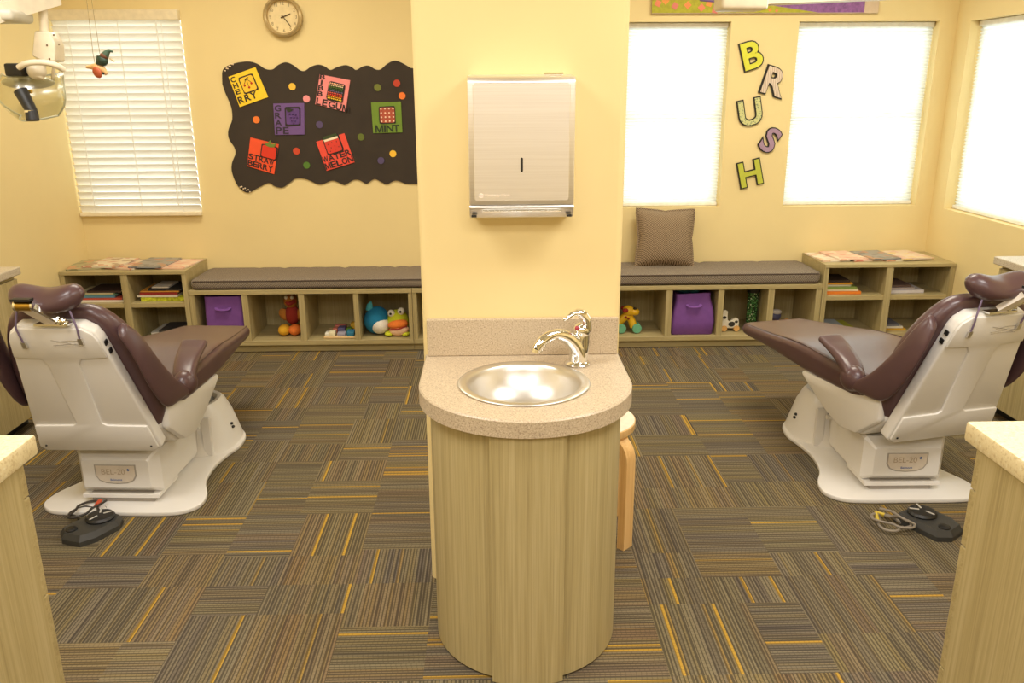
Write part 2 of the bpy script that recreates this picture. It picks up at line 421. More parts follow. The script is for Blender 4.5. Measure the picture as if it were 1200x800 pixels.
mb = MB(); mb.tube([(b1-.13, YW-.040, 1.9), (b1-.128, YW-.042, 1.35), (b1-.126, YW-.040, .84)], .004, 8); mb.obj('tilt_wand', FRAMEW, root)

# ------------------------------------------------------------------ storage furniture along the back wall
YF = 4.75; TH = .018
def panel(mb, x0, x1, y0, y1, z0, z1): mb.box(x0, x1, y0, y1, z0, z1, .0012)
def bench(label, xs, z0=.0):
    """xs: (left,right) pairs of every upright; between them the open cubbies"""
    root = thing('storage_bench', label, 'bench', ((xs[0][0]+xs[-1][1])/2, (YF+YW)/2, 0), 0, 'storage benches along the back wall')
    x0, x1 = xs[0][0], xs[-1][1]
    mb = MB(); panel(mb, x0, x1, YF-.004, YW-.004, .362, .388); mb.obj('top_panel', WOODX, root)
    mb = MB(); panel(mb, x0, x1, YF-.002, YW-.004, .048, .076); mb.obj('bottom_panel', WOODX, root)
    mb = MB(); panel(mb, x0, x1, YF+.03, YF+.048, 0.001, .048); mb.obj('toe_kick', WOODX, root)
    mb = MB(); panel(mb, x0, x1, YW-.02, YW-.004, .076, .362); mb.obj('back_panel', WOODZ, root)
    for a, b in xs:
        mb = MB(); panel(mb, a, b, YF, YW-.02, .076, .362); mb.obj('upright', WOODZ, root)
    return root
LU = [(-1.788, -1.757), (-1.483, -1.448), (-1.152, -1.117), (-.83, -.799), (-.506, -.483)]
bench('low wooden cubby bench left of the sink pillar, under the long cushion', LU)
step = (1.945-(-.48))/8
RU_ = [(-.481, -.456)]
for k in range(1, 8):
    xx = -.481+(1.955+.481)*k/8; RU_.append((xx-.017, xx+.017))
known = {5: (1.026, 1.067), 6: (1.339, 1.375), 7: (1.638, 1.679)}
RU_ = [(-.481, -.456), (-.17, -.135), (.13, .165), (.43, .465), (.706, .736), (1.028, 1.065), (1.339, 1.375), (1.640, 1.677), (1.927, 1.96)]
bench('low wooden cubby bench running from behind the pillar to the right bookshelf', RU_)

def bookshelf(label, x0, xm, x1, zt=.507):
    root = thing('bookshelf', label, 'bookshelf', ((x0+x1)/2, (YF+YW)/2, 0), 0, 'open bookshelves in the corners')
    mb = MB(); panel(mb, x0, x1, YF-.004, YW-.004, zt-.02, zt); mb.obj('top_panel', WOODX, root)
    for a, b in ((x0, x0+.028), (xm-.02, xm+.02), (x1-.028, x1)):
        mb = MB(); panel(mb, a, b, YF, YW-.02, .048 if a == x0 or b == x1 else .078, zt-.02); mb.obj('upright', WOODZ, root)
    for a, b in ((x0+.028, xm-.02), (xm+.02, x1-.028)):
        mb = MB(); panel(mb, a, b, YF+.004, YW-.02, .288, .315); mb.obj('shelf', WOODX, root)
    mb = MB(); panel(mb, x0+.028, x1-.028, YF+.002, YW-.02, .05, .078); mb.obj('bottom_panel', WOODX, root)
    mb = MB(); panel(mb, x0, x1, YF+.03, YF+.048, .001, .048); mb.obj('toe_kick', WOODX, root)
    mb = MB(); panel(mb, x0, x1, YW-.02, YW-.004, .048, zt-.02); mb.obj('back_panel', WOODZ, root)
    return root
bookshelf('wooden open bookshelf in the left corner, beyond the left dental chair', XL+.003, -2.152, -1.79)
bookshelf('wooden open bookshelf in the right corner, beyond the right dental chair', 1.963, 2.358, XR-.003)

def cushion(label, x0, x1, z0, z1, creases):
    root = thing('bench_cushion', label, 'cushion', ((x0+x1)/2, (YF+YW)/2, z0), 0, 'tweed cushions on the cubby benches')
    mb = MB(); secs = []; N = 60
    for i in range(N+1):
        t = i/N; x = x0+(x1-x0)*t
        e = min(t, 1-t)*(x1-x0)
        ins = .012*max(0, 1-e/.03)**2
        dip = sum(-.007*math.exp(-((x-c-.10*0)/.011)**2) for c in creases)
        hh = (z1-z0)/2-ins*.6
        sec = []
        for u, v in rrect((YF+.005+YW-.012)/2, (z0+z1)/2, (YW-.012-YF-.005)/2-ins, hh, .022, 5):
            if v > (z0+z1)/2: v += dip*(1 if u > YF+.03 else .5)
            sec.append(V(x, u, v))
        secs.append(sec)
    mb.loft(secs); mb.obj('cushion_body', TWEED, root, sharp=60)
    mb = MB()
    for z in (z1-.012, z0+.012):
        mb.tube([(x0+.012, YF+.0065, z), ((x0+x1)/2, YF+.0055, z), (x1-.012, YF+.0065, z)], .0035, 8)
    mb.obj('piping', plain('taupe_piping', srgb(80, 66, 56), .9), root); return root
cushion('long taupe tweed bench cushion left of the sink pillar', -1.772, .10, .389, .452, [-1.45, -1.3, -1.16, -1.04, -.93, -.82, -.72, -.62, -.53])
cushion('long taupe tweed bench cushion to the right of the sink pillar', .106, 1.945, .389, .462, [1.2, 1.3, 1.41, 1.53, 1.66])

# throw pillow
root = thing('throw_pillow', 'square brown tweed pillow leaning on the wall on the right bench', 'pillow', (1.06, 4.98, .463))
mb = MB(); S = 17; hw = .178
def pil(u, v):
    q = max(0, (1-abs(u)**2.6))*max(0, (1-abs(v)**2.6)); th = .072*q**.55
    pin = 1-.10*(1-(abs(u*v))**.7)*(max(abs(u), abs(v)))**3
    return u*hw*pin, v*hw*pin, th
tiltM = Matrix.Translation((1.055, 4.985, .466)) @ Matrix.Rotation(math.radians(-14), 4, 'X') @ Matrix.Rotation(math.radians(1.5), 4, 'Y')
rows = {}
t = bmesh.new()
for sgn in (-1, 1):
    g = []
    for i in range(S):
        row = []
        for j in range(S):
            u, v = -1+2*i/(S-1), -1+2*j/(S-1); a, b, c = pil(u, v)
            row.append(t.verts.new((a, sgn*(c+.006), b+hw*.92)))
        g.append(row)
    for i in range(S-1):
        for j in range(S-1): t.faces.new((g[i][j], g[i+1][j], g[i+1][j+1], g[i][j+1]))
    rows[sgn] = g
ring = [(i, 0) for i in range(S)] + [(S-1, j) for j in range(1, S)] + [(i, S-1) for i in range(S-2, -1, -1)] + [(0, j) for j in range(S-2, 0, -1)]
for k in range(len(ring)):
    a, b = ring[k], ring[(k+1) % len(ring)]
    t.faces.new((rows[-1][a[0]][a[1]], rows[-1][b[0]][b[1]], rows[1][b[0]][b[1]], rows[1][a[0]][a[1]]))
bmesh.ops.recalc_face_normals(t, faces=t.faces)
edge = [(tiltM @ ((rows[-1][i][j].co+rows[1][i][j].co)/2)) for i, j in ring]
mb._take(t, tiltM); mb.obj('pillow_body', TWEEDP, root, sharp=0, sub=1)
mb = MB(); mb.tube(edge+[edge[0]], .008, 8); mb.obj('welt_cord', TWEEDP, root)

# ------------------------------------------------------------------ wall clock
ck = at(332.5, 20, y=YW); CR = .112
root = thing('wall_clock', 'round wall clock with a brass-coloured rim above the black board', 'clock', (ck.x, YW, ck.z))
def ringdisc(prof, mt, nm, n=40, par=None):
    m = MB(); m.lathe(prof, n, mat=Matrix.Translation((ck.x, YW-.001, ck.z)) @ Matrix.Rotation(PI/2, 4, 'X')); return m.obj(nm, mt, par or root)
ringdisc([(CR-.018, .002), (CR-.002, .002), (CR, .01), (CR-.002, .040), (CR-.012, .048), (CR-.021, .040), (CR-.024, .012), (CR-.018, .002)], plain('bronze_clock_rim', srgb(196, 172, 124), .3, .4), 'rim')
ringdisc([(0, .004), (CR-.020, .004), (CR-.020, .012), (0, .012)], plain('cream_clock_face', srgb(236, 214, 160), .5), 'face')
mb = MB()
for h in range(1, 13):
    a = PI/2-h*PI/6; rr_ = CR-.038
    add_text(mb, str(h), wallframe(ck.x+rr_*math.cos(a), ck.z+rr_*math.sin(a), YW-.0135), .03, .0004, fit=(None, .018))
mb.obj('numerals', plain('faded_brown_ink', srgb(150, 128, 92), .6), root)
for nm, ang, ln, w in (('hour_hand', 68, .045, .0035), ('minute_hand', 142, .068, .0028)):
    a = math.radians(90-ang); d = V(math.cos(a), 0, math.sin(a)); p = V(ck.x, YW-.018, ck.z)
    MB().tube([p-d*.014, p+d*ln], [w, w*.7], 6).obj(nm, plain('dark_clock_hand', srgb(84, 62, 36), .5), root)
MB().ball((ck.x, YW-.019, ck.z), .005).obj('hand_hub', MATS['dark_clock_hand'], root)

# ------------------------------------------------------------------ flavour board
BO = [(83,205),(88,165),(130,140),(200,128),(245,138),(285,163),(320,165),(345,145),(380,132),(415,145),(445,168),(470,172),(500,152),(535,143),(565,152),(590,168),(620,155),(660,145),(690,155),(710,168),(740,152),(770,148),(800,165),(825,165),(855,140),(890,124),(925,135),(965,158)]
BB = [(940,700),(895,685),(855,703),(828,692),(795,678),(760,700),(730,685),(700,682),(660,705),(640,700),(600,685),(560,700),(530,702),(480,680),(430,675),(400,695),(365,718),(330,712),(300,697),(250,720),(205,742),(170,725),(145,690),(128,640),(130,600),(145,560),(140,530),(115,490),(112,450),(130,400),(125,340),(100,280),(84,235)]
bp = lambda p, y=YW: at(240+p[0]/4, 40+p[1]/4, y=y)
top = catmull([bp(p) for p in BO], 4, False); bot = catmull([bp(p) for p in BB], 4, False)
ur, lr = top[-1], bot[0]
outline = top + [V(-.40, YW, ur.z-.01), V(-.40, YW, lr.z-.005)] + bot
root = thing('flavor_board', 'black scalloped paper display of flavour cards on the back wall', 'wall display', (-1.0, YW, .93))
MB().prism([V(p.x, YW-.002, p.z) for p in outline], (0, -.006, 0)).obj('backing_paper', CHAR, root)
for (a, b) in (((98, 172), (135, 142)), ((168, 716), (214, 738))):
    mb = MB()
    for i in range(7):
        p = bp((a[0]+(b[0]-a[0])*i/6, a[1]+(b[1]-a[1])*i/6 - (6 if i % 2 else 0))); mb.ball((p.x, YW-.010, p.z), .0045, 8, 6)
    mb.obj('bead_trim', colour(236, 214, 180), root)
YB_ = YW-.008
class Card:
    def __init__(s, name, label, corners, col, cat='card'):
        s.c = [at(u, v, y=YB_) for u, v in corners]          # TL TR BR BL
        ctr = sum(s.c, V(0,0,0))/4
        s.root = thing(name, label, cat, (ctr.x, YB_, min(p.z for p in s.c)), 0, 'flavour cards on the black board')
        MB().prism([V(p.x, YB_-.001, p.z) for p in s.c], (0, -.005, 0)).obj('card_panel', col, s.root)
    def p(s, u, v, off=.0065):      # u right 0..1, v down 0..1
        a = s.c[0].lerp(s.c[1], u); b = s.c[3].lerp(s.c[2], u); q = a.lerp(b, v); return V(q.x, YB_-off, q.z)
    def fr(s, u, v, off=.0065):
        r = (s.c[1]-s.c[0]).normalized(); up = (s.c[0]-s.c[3]).normalized(); o = s.p(u, v, off)
        return frame(o, r, up, (0, -1, 0))
    def size(s): return (s.c[1]-s.c[0]).length, (s.c[0]-s.c[3]).length
    def text(s, items, m, off=.0068):
        mb = MB(); w, h = s.size()
        for ch, u, v, fw, fh in items: add_text(mb, ch, s.fr(u, v, off), .05, .0012, .0010, fit=(fw*w*1.16, fh*h*1.14))
        mb.obj('lettering', m, s.root)
    def square(s, u0, u1, v0, v1, m, name='picture_square', off=.0062, th=.003, wob=.0, border=None):
        rng = random.Random(int(u0*1000)+int(v0*7777))
        n = 24; pts = []
        for u, v in [(q[0], q[1]) for q in rrect((u0+u1)/2, (v0+v1)/2, (u1-u0)/2, (v1-v0)/2, .06, 6)]:
            pts.append(s.p(u+rng.uniform(-wob, wob), v+rng.uniform(-wob, wob), off))
        return MB().prism(pts, (0, -th, 0)).obj(name, m, s.root)
INK = plain('black_marker_ink', srgb(44, 34, 30), .7)
# cherry
c = Card('flavor_card', 'yellow card spelling CHERRY at upper left of the black board', [(268, 90), (299.5, 78.7), (314.5, 113.7), (281.3, 125.5)], colour(250, 210, 40))
c.square(.30, .82, .14, .68, INK, 'picture_border', .0062, .003, .012); c.square(.335, .785, .175, .645, colour(252, 200, 50), 'picture_square', .0092, .002)
c.text([('C', .12, .13, .15, .15), ('H', .13, .33, .15, .14), ('E', .13, .53, .15, .14), ('R', .13, .80, .18, .19), ('R', .36, .80, .18, .19), ('Y', .58, .80, .19, .19)], INK)
mb = MB()
for u, v in ((.43, .42), (.55, .52), (.67, .42)): mb.ball(c.p(u, v, .012), .0062)
mb.obj('cherries', colour(190, 40, 30), c.root)
mb = MB()
for u, v in ((.43, .42), (.55, .52), (.67, .42)): mb.tube([c.p(u, v-.04, .013), c.p(.56, .24, .013)], .0013, 6)
mb.tube([c.p(.49, .27, .013), c.p(.57, .24, .013), c.p(.65, .22, .013)], [.001, .004, .001], 6)
mb.obj('cherry_stems', colour(70, 72, 34), c.root)
# grape
c = Card('flavor_card', 'purple card spelling GRAPE below and right of the yellow card', [(320.5, 121.3), (356.7, 120.6), (357, 157.5), (322.5, 158)], colour(112, 80, 140))
c.square(.36, .88, .12, .72, INK, 'picture_border', .0062, .003, .012); c.square(.41, .84, .17, .67, colour(96, 62, 128), 'picture_square', .0092, .002)
c.text([('G', .14, .15, .18, .17), ('R', .14, .38, .18, .17), ('A', .14, .61, .19, .17), ('P', .14, .86, .17, .20), ('E', .38, .86, .16, .20)], colour(50, 36, 52))
mb = MB()
for i, (u, v) in enumerate([(.52, .34), (.62, .34), (.72, .36), (.56, .44), (.66, .45), (.76, .45), (.6, .54), (.7, .55), (.65, .62)]): mb.ball(c.p(u, v, .0115), .0062, 10, 7)
mb.obj('grapes', colour(86, 54, 118), c.root)
MB().prism([c.p(u, v, .012) for u, v in ((.40, .10), (.52, .16), (.66, .20), (.56, .27), (.46, .28))], (0, -.002, 0)).obj('leaf', colour(40, 44, 24), c.root)
# bubble gum
c = Card('flavor_card', 'pink card spelling BIBBLEGUM with a striped picture at top centre', [(375, 87), (410.5, 94), (405, 131), (369.6, 122)], colour(244, 142, 138))
c.square(.33, .87, .16, .76, INK, 'picture_border', .0062, .003, .014)
for i, cl in enumerate([(250, 190, 150), (246, 222, 180), (84, 120, 40), (60, 100, 60), (120, 110, 140), (226, 96, 80), (236, 60, 30), (250, 170, 30), (250, 210, 50)]):
    v0 = .18+i*.06
    mb = MB(); rng = random.Random(i)
    for k in range(8): mb.ball(c.p(.37+k*.06+(.0 if i % 2 else .015), v0+.03, .0105), .0046, 8, 6)
    mb.obj('gumball_row', colour(*cl), c.root)
c.text([('B', .10, .07, .15, .14), ('I', .10, .25, .05, .13), ('B', .10, .43, .15, .14), ('B', .10, .62, .15, .14), ('L', .10, .88, .13, .20), ('E', .30, .88, .14, .20), ('G', .53, .88, .19, .20), ('U', .76, .89, .17, .20), ('M', 1.0, .90, .20, .20)], INK)
# mint
c = Card('flavor_card', 'green card spelling MINT at the right end of the black board', [(435, 120), (470, 119), (471.7, 155), (437.4, 156)], colour(112, 142, 40))
c.square(.24, .80, .14, .70, INK, 'picture_border', .0062, .003, .014); c.square(.27, .77, .17, .67, colour(176, 80, 54), 'picture_square', .0092, .001)
mb = MB()
for i in range(4):
    for j in range(4): mb.ball(c.p(.32+.135*i, .22+.135*j, .012), (.0055, .004, .0055), 8, 6)
mb.obj('mint_candies', colour(252, 214, 186), c.root)
c.text([('M', .22, .86, .23, .21), ('I', .41, .86, .06, .21), ('N', .58, .86, .20, .21), ('T', .80, .86, .18, .21)], colour(40, 52, 24))
# strawberry
c = Card('flavor_card', 'orange-red card spelling STRAWBERRY with a green leafy top at lower left', [(293.7, 161), (327, 169), (321.5, 204), (290, 194.4)], colour(242, 84, 40))
c.square(.42, 1.0, .10, .56, INK, 'picture_border', .0062, .003, .012); c.square(.46, .96, .13, .52, colour(222, 52, 26), 'strawberry', .0092, .004)
MB().prism([c.p(u, v, .0135) for u, v in ((.52, .02), (.62, .05), (.70, -.08), (.76, .04), (.92, -.02), (.88, .12), (.72, .16), (.58, .14))], (0, -.002, 0)).obj('leaf', colour(112, 130, 50), c.root)
c.text([(ch, .10+.185*i, .63, .15, .17) for i, ch in enumerate('STRAW')] + [(ch, .10+.185*i, .86, .15, .18) for i, ch in enumerate('BERRY')], INK)
# watermelon
c = Card('flavor_card', 'red card spelling WATERMELON with a seeded slice at lower centre', [(370.6, 166), (403.7, 156), (415.6, 190), (383, 200)], colour(240, 78, 58))
c.square(.22, .80, -.06, .54, INK, 'picture_border', .0062, .003, .012); c.square(.26, .76, .04, .50, colour(222, 60, 44), 'melon_slice', .0092, .003)
MB().prism([c.p(u, v, .0125) for u, v in ((.26, .02), (.76, .02), (.74, .09), (.28, .09))], (0, -.002, 0)).obj('rind', colour(246, 226, 196), c.root)
MB().prism([c.p(u, v, .0125) for u, v in ((.30, -.08), (.74, -.08), (.77, .015), (.25, .015))], (0, -.002, 0)).obj('rind_skin', colour(52, 70, 30), c.root)
mb = MB()
for u, v in ((.36, .2), (.5, .17), (.66, .18), (.42, .33), (.56, .3), (.68, .36), (.36, .43), (.52, .43)): mb.ball(c.p(u, v, .0128), (.002, .0015, .0042), 8, 6)
mb.obj('seeds', colour(60, 24, 20), c.root)
c.text([(ch, .10+.2*i, .63, .16, .17) for i, ch in enumerate('WATER')] + [(ch, .10+.2*i, .86, .16, .18) for i, ch in enumerate('MELON')], INK)
for x, y, cl, lb in [(410, 246, (250, 196, 60), 'yellow paper dot right of the yellow CHERRY card'), (242, 401, (240, 124, 44), 'orange paper dot left of the purple GRAPE card'),
    (477, 303, (240, 148, 150), 'pink paper dot left of the pink BIBBLEGUM card'), (810, 250, (112, 118, 36), 'olive paper dot above the green MINT card'),
    (900, 230, (196, 62, 30), 'red paper dot at the upper right of the board'), (925, 289, (244, 124, 40), 'orange paper dot above the right corner of the MINT card'),
    (538, 424, (86, 70, 108), 'purple paper dot right of the purple GRAPE card'), (430, 548, (206, 70, 36), 'red paper dot right of the STRAWBERRY card'),
    (478, 614, (82, 122, 38), 'green paper dot left of and below the WATERMELON card'), (732, 482, (98, 110, 34), 'olive paper dot left of and below the MINT card'),
    (826, 592, (86, 72, 110), 'purple paper dot at the lower right of the board'), (882, 560, (246, 194, 56), 'yellow paper dot at the lower right, below the MINT card')]:
    p = bp((x, y), YB_); mb = MB(); mb.lathe([(0, 0), (.0205, 0), (.0205, .0035), (0, .0035)], 24, mat=Matrix.Translation((p.x, YB_-.0005, p.z)) @ Matrix.Rotation(PI/2, 4, 'X'))
    tag(mb.obj('paper_dot', colour(*cl)), lb, 'paper dot', 'round dots on the black board')

# ------------------------------------------------------------------ BRUSH letters
def striped(name, a, b, s, dots=False):
    m = NT(name)
    if dots:
        v = m.n('ShaderNodeTexVoronoi'); v.inputs['Scale'].default_value = s; m.l(m.pos(), v.inputs['Vector'])
        m.col(m.ramp(v.outputs['Distance'], [(.25, b), (.4, a)]))
    else:
        w = m.n('ShaderNodeTexWave'); w.bands_direction = 'X'; w.inputs['Scale'].default_value = s; w.inputs['Distortion'].default_value = 1.5; m.l(m.pos(), w.inputs['Vector'])
        m.col(m.ramp(w.outputs['Fac'], [(.3, a), (.7, b)]))
    m.set(.7); return m.m
LET = [('B', 880.5, 64.5, 17, .16, colour(216, 214, 60), 'yellow-green wooden letter B at the top of the wall letters', 1.0),
       ('R', 907.5, 96, -16, .16, striped('taupe_striped_paper', srgb(196, 172, 150), srgb(222, 204, 182), 28), 'striped taupe letter R, second from the top', 1.0),
       ('U', 878.5, 131.5, 12, .155, striped('green_dotted_paper', srgb(206, 204, 140), srgb(120, 134, 104), 90, True), 'speckled pale green letter U in the middle of the wall letters', 1.0),
       ('S', 902, 164, -32, .152, colour(166, 136, 158), 'mauve purple letter S, fourth from the top', 1.0),
       ('H', 878.5, 203, 14, .155, colour(190, 194, 66), 'green letter H at the bottom of the wall letters', 1.0)]
for ch, u, v, rot, hh, mt, lb, _ in LET:
    p = at(u, v, y=YW); R = math.radians(rot)
    root = thing('wall_letter', lb, 'letter', (p.x, YW, p.z-hh/2), 0, 'letters on the wall between the windows')
    for nm, off, ex, dy, m_ in (('black_outline', .056, .005, .0062, BLACK), ('letter_face', .022, .003, .0138, mt)):
        me, w, h = text_mesh(ch, 1, 0, off); me2, w2, h2 = text_mesh(ch, 1, 0, .036)
        bpy.data.meshes.remove(me2); bpy.data.meshes.remove(me)
        s_ = hh/ (h2)
        me, w, h = text_mesh(ch, 1, ex/s_, off)
        me.transform(wallframe(p.x, p.z, YW-dy, R) @ Matrix.Diagonal((s_*1.04, s_, s_, 1)))
        link(me, nm, m_, root, 30)

# ------------------------------------------------------------------ canvas banner above the right windows
b0_, b1_ = at(763, 13, y=YW), at(1027, 17.5, y=YW); zb = (b0_.z+b1_.z)/2-.004; xe = at(1011, 10, y=YW).x
root = thing('wall_canvas', 'long green and purple painted canvas above the right windows', 'picture', ((b0_.x+b1_.x)/2, YW, zb))
MB().box(b0_.x, b1_.x, YW-.022, YW-.002, zb, zb+.3, .002).obj('stretcher_frame', plain('raw_canvas', srgb(214, 190, 160), .8), root)
xm1 = at(880, 10, y=YW).x
yf = YW-.0235
MB().prism([V(b0_.x, yf, zb+.004), V(xe-.27, yf, zb+.004), V(xm1+.1, yf, zb+.045), V(xm1-.45, yf, zb+.29), V(b0_.x, yf, zb+.29)], (0, -.001, 0)).obj('green_field', plain('lime_paint', srgb(176, 170, 44), .7, var=.15, vs=40), root)
MB().prism([V(xe, yf, zb+.004), V(xe, yf, zb+.29), V(xm1-.45, yf, zb+.29), V(xm1+.1, yf, zb+.045), V(xe-.27, yf, zb+.004)], (0, -.001, 0)).obj('purple_field', plain('purple_paint', srgb(140, 92, 150), .7, var=.25, vs=60), root)
mb = MB(); rng = random.Random(3)
cols = [(226, 130, 90), (232, 150, 60), (214, 120, 100), (236, 140, 70)]
for i, (u, v) in enumerate([(771, 4), (780, 1), (791, 7), (806, 6), (822, 9), (831, 4), (838, 12), (902, 11.5), (910, 12.5)]):
    p = at(u, v, y=yf); s_ = .016 if u < 850 else .007
    mb = MB(); mb.box(-s_, s_, -.001, .001, -s_, s_, mat=Matrix.Translation((p.x, yf-.002, p.z)) @ Matrix.Rotation(rng.uniform(.2, 1.2), 4, 'Y')); mb.obj('painted_square', colour(*cols[i % 4]), root)
mb = MB(); p = at(822, 0, y=yf); mb.tube([(p.x-.01, yf-.003, p.z), (p.x+.12, yf-.003, p.z-.012)], .006, 8); mb.obj('painted_stroke', colour(120, 90, 150), root)

# ------------------------------------------------------------------ sink vanity at the pillar
CXm, RC, YCt = .082, .284, 2.081
ZT = .757
def dshape(r, yc, y1, n=28, x=CXm, hw=None):
    pts = [V(x+r*math.cos(a), yc+r*math.sin(a), 0) for a in [PI + PI*k/n for k in range(n+1)]]
    return [V(x-r, y1, 0)] + pts + [V(x+r, y1, 0)]
root = thing('sink_cabinet', 'rounded wooden cabinet under the round sink on the pillar', 'cabinet', (CXm, 2.1, 0))
RB = .256
mb = MB(); pp = dshape(RB-.016, YCt, CY0-.003); mb.prism([p+V(0, 0, .001) for p in pp], (0, 0, ZT-.130)); mb.obj('carcass', WOODZ, root, sharp=40)
def curved_panel(name, a0, a1, r0, r1, z0, z1, m):
    n = 24; outer = [V(CXm+r1*math.cos(a), YCt+r1*math.sin(a), z0) for a in [a0+(a1-a0)*k/n for k in range(n+1)]]
    inner = [V(CXm+r0*math.cos(a), YCt+r0*math.sin(a), z0) for a in [a1-(a1-a0)*k/n for k in range(n+1)]]
    return MB().prism(outer+inner, (0, 0, z1-z0)).obj(name, m, root, sharp=40)
aL, aR = PI*1.5-math.asin(.36), PI*1.5+math.asin(.33)
curved_panel('front_panel', aL, aR, RB-.016, RB+.014, .003, ZT-.047, WOODZ)
for (q0, q1) in ((PI, aL-.004), (aR+.004, 2*PI)): curved_panel('curved_side_panel', q0, q1, RB-.016, RB, .008, ZT-.047, WOODZ)
for sx in (-1, 1):
    xa, xb = CXm+sx*(RB-.016), CXm+sx*RB
    MB().box(min(xa, xb), max(xa, xb), YCt, CY0-.003, .008, ZT-.047).obj('flat_side_panel', WOODZ, root)
# countertop with backsplash; bowl cut-out as a ring of faces
root = thing('countertop', 'speckled beige rounded countertop with backsplash against the pillar', 'countertop', (CXm, 2.1, ZT-.045))
SX, SY, SR = .077, 2.062, .176
t = bmesh.new(); n = 72
def outer_pt(a):
    d = V(math.cos(a), math.sin(a), 0); o = V(SX, SY, 0); best = None
    yb = CY0-.002; c0 = V(CXm, YCt, 0)
    oc = o-c0; b = oc.dot(d); cc = oc.dot(oc)-RC*RC; tt = -b+math.sqrt(b*b-cc); p = o+d*tt
    if p.y > YCt:
        cand = []
        if d.x > 1e-6: cand.append((CXm+RC-o.x)/d.x)
        if d.x < -1e-6: cand.append((CXm-RC-o.x)/d.x)
        if d.y > 1e-6: cand.append((yb-o.y)/d.y)
        p = o+d*min(q for q in cand if q > 0)
    return p
ang = sorted([2*PI*k/n for k in range(n)] + [math.atan2(CY0-.002-SY, CXm+RC-SX), math.atan2(CY0-.002-SY, CXm-RC-SX)])
loops = []
hole = SR-.012
def rim(scale_fn, z): return [t.verts.new((*scale_fn(a), z)) for a in ang]
def off(a, k):
    p = outer_pt(a); c0 = V(CXm, min(p.y, YCt), 0); d = (p-V(CXm, YCt if p.y < YCt else p.y, 0))
    q = p-d.normalized()*k if p.y < CY0-.003 else p
    return (q.x, q.y)
hp = lambda a: (SX+hole*math.cos(a), SY+hole*math.sin(a))
R_ = [rim(hp, ZT-.045), rim(hp, ZT), rim(lambda a: off(a, .004), ZT), rim(lambda a: off(a, 0), ZT-.004), rim(lambda a: off(a, 0), ZT-.045), ]
L_ = len(ang)
for a_, b_ in zip(R_, R_[1:]+R_[:1]):
    for i in range(L_): t.faces.new((a_[i], a_[(i+1) % L_], b_[(i+1) % L_], b_[i]))
bmesh.ops.recalc_face_normals(t, faces=t.faces); mb = MB(); mb._take(t); mb.obj('top_slab', STONE, root, sharp=30)
MB().box(-.195, .361, CY0-.02, CY0-.002, ZT+.0005, .868, .002).obj('backsplash', STONE, root)
# sink bowl
root = thing('sink_basin', 'round stainless steel sink set in the beige countertop', 'sink', (SX, SY, ZT-.12))
prof = [(0, -.105), (.03, -.104), (.08, -.097), (.11, -.080), (.132, -.05), (.143, -.018), (.147, -.003), (.151, .0015), (.156, .003), (SR-.004, .0035), (SR, .001), (SR-.002, -.001), (SR-.013, -.002), (.146, -.02), (.135, -.052), (.112, -.084), (.08, -.102), (.03, -.108), (0, -.109)]
mb = MB(); mb.lathe([(r, z+.0015) for r, z in prof], 72, (SX, SY, ZT)); mb.obj('bowl', STEEL, root, sharp=0)
mb = MB(); mb.lathe([(0, .0), (.02, 0), (.023, .002), (.018, .003), (0, .001)], 24, (SX, SY, ZT-.103)); mb.obj('drain', CHROME, root)
# faucet
fx, fy = .222, 2.212
root = thing('faucet', 'chrome single-lever faucet to the right of the sink bowl', 'faucet', (fx+.01, fy, ZT))
zt = ZT+.0012
mb = MB(); mb.lathe([(0, 0), (.034, 0), (.036, .004), (.032, .009), (.024, .012), (0, .012)], 32, (fx+.012, fy, zt)); mb.obj('base_flange', CHROME, root)
path = catmull([(fx+.014, fy, zt+.006), (fx+.010, fy-.004, zt+.045), (fx-.018, fy-.018, zt+.083), (fx-.055, fy-.038, zt+.099), (fx-.088, fy-.058, zt+.088), (fx-.106, fy-.068, zt+.066)], 6, False)
rad = [.027-.012*min(1, i/len(path)*1.7) for i in range(len(path))]
mb = MB(); mb.tube(path, rad, 18); mb.obj('spout', CHROME, root, sharp=50)
mb = MB(); q = path[-1]; mb.tube([q, q+V(-.003, -.002, -.009)], [.0125, .012], 16); mb.obj('aerator', CHROME, root)
mb = MB(); path = catmull([(fx+.018, fy+.002, zt+.01), (fx+.024, fy+.004, zt+.05), (fx+.026, fy+.005, zt+.088)], 5, False); mb.tube(path, [.023-.003*i/len(path) for i in range(len(path))], 18); mb.obj('valve_body', CHROME, root)
mb = MB(); mb.ball((fx+.024, fy+.004, zt+.097), (.025, .023, .024), 20, 12); mb.obj('valve_dome', CHROME, root)
path = catmull([(fx+.036, fy+.008, zt+.100), (fx+.034, fy+.006, zt+.130), (fx+.018, fy, zt+.149), (fx-.004, fy-.010, zt+.149), (fx-.022, fy-.018, zt+.137), (fx-.032, fy-.022, zt+.139)], 6, False)
mb = MB(); mb.tube(path, [.021, .021, .021, .020, .020, .020, .019, .019, .018, .018, .017, .016, .015, .014, .013, .011, .009, .009, .009, .008, .008, .007, .007, .006, .006, .006, .005, .005, .005, .004, .004][:len(path)], 14, flat=.8); mb.obj('lever_handle', CHROME, root, sharp=60)
MB().ball((fx+.008, fy-.017, zt+.11), (.006, .004, .007)).obj('red_marker', colour(170, 60, 70), root)['label'] = 'small red temperature marker'

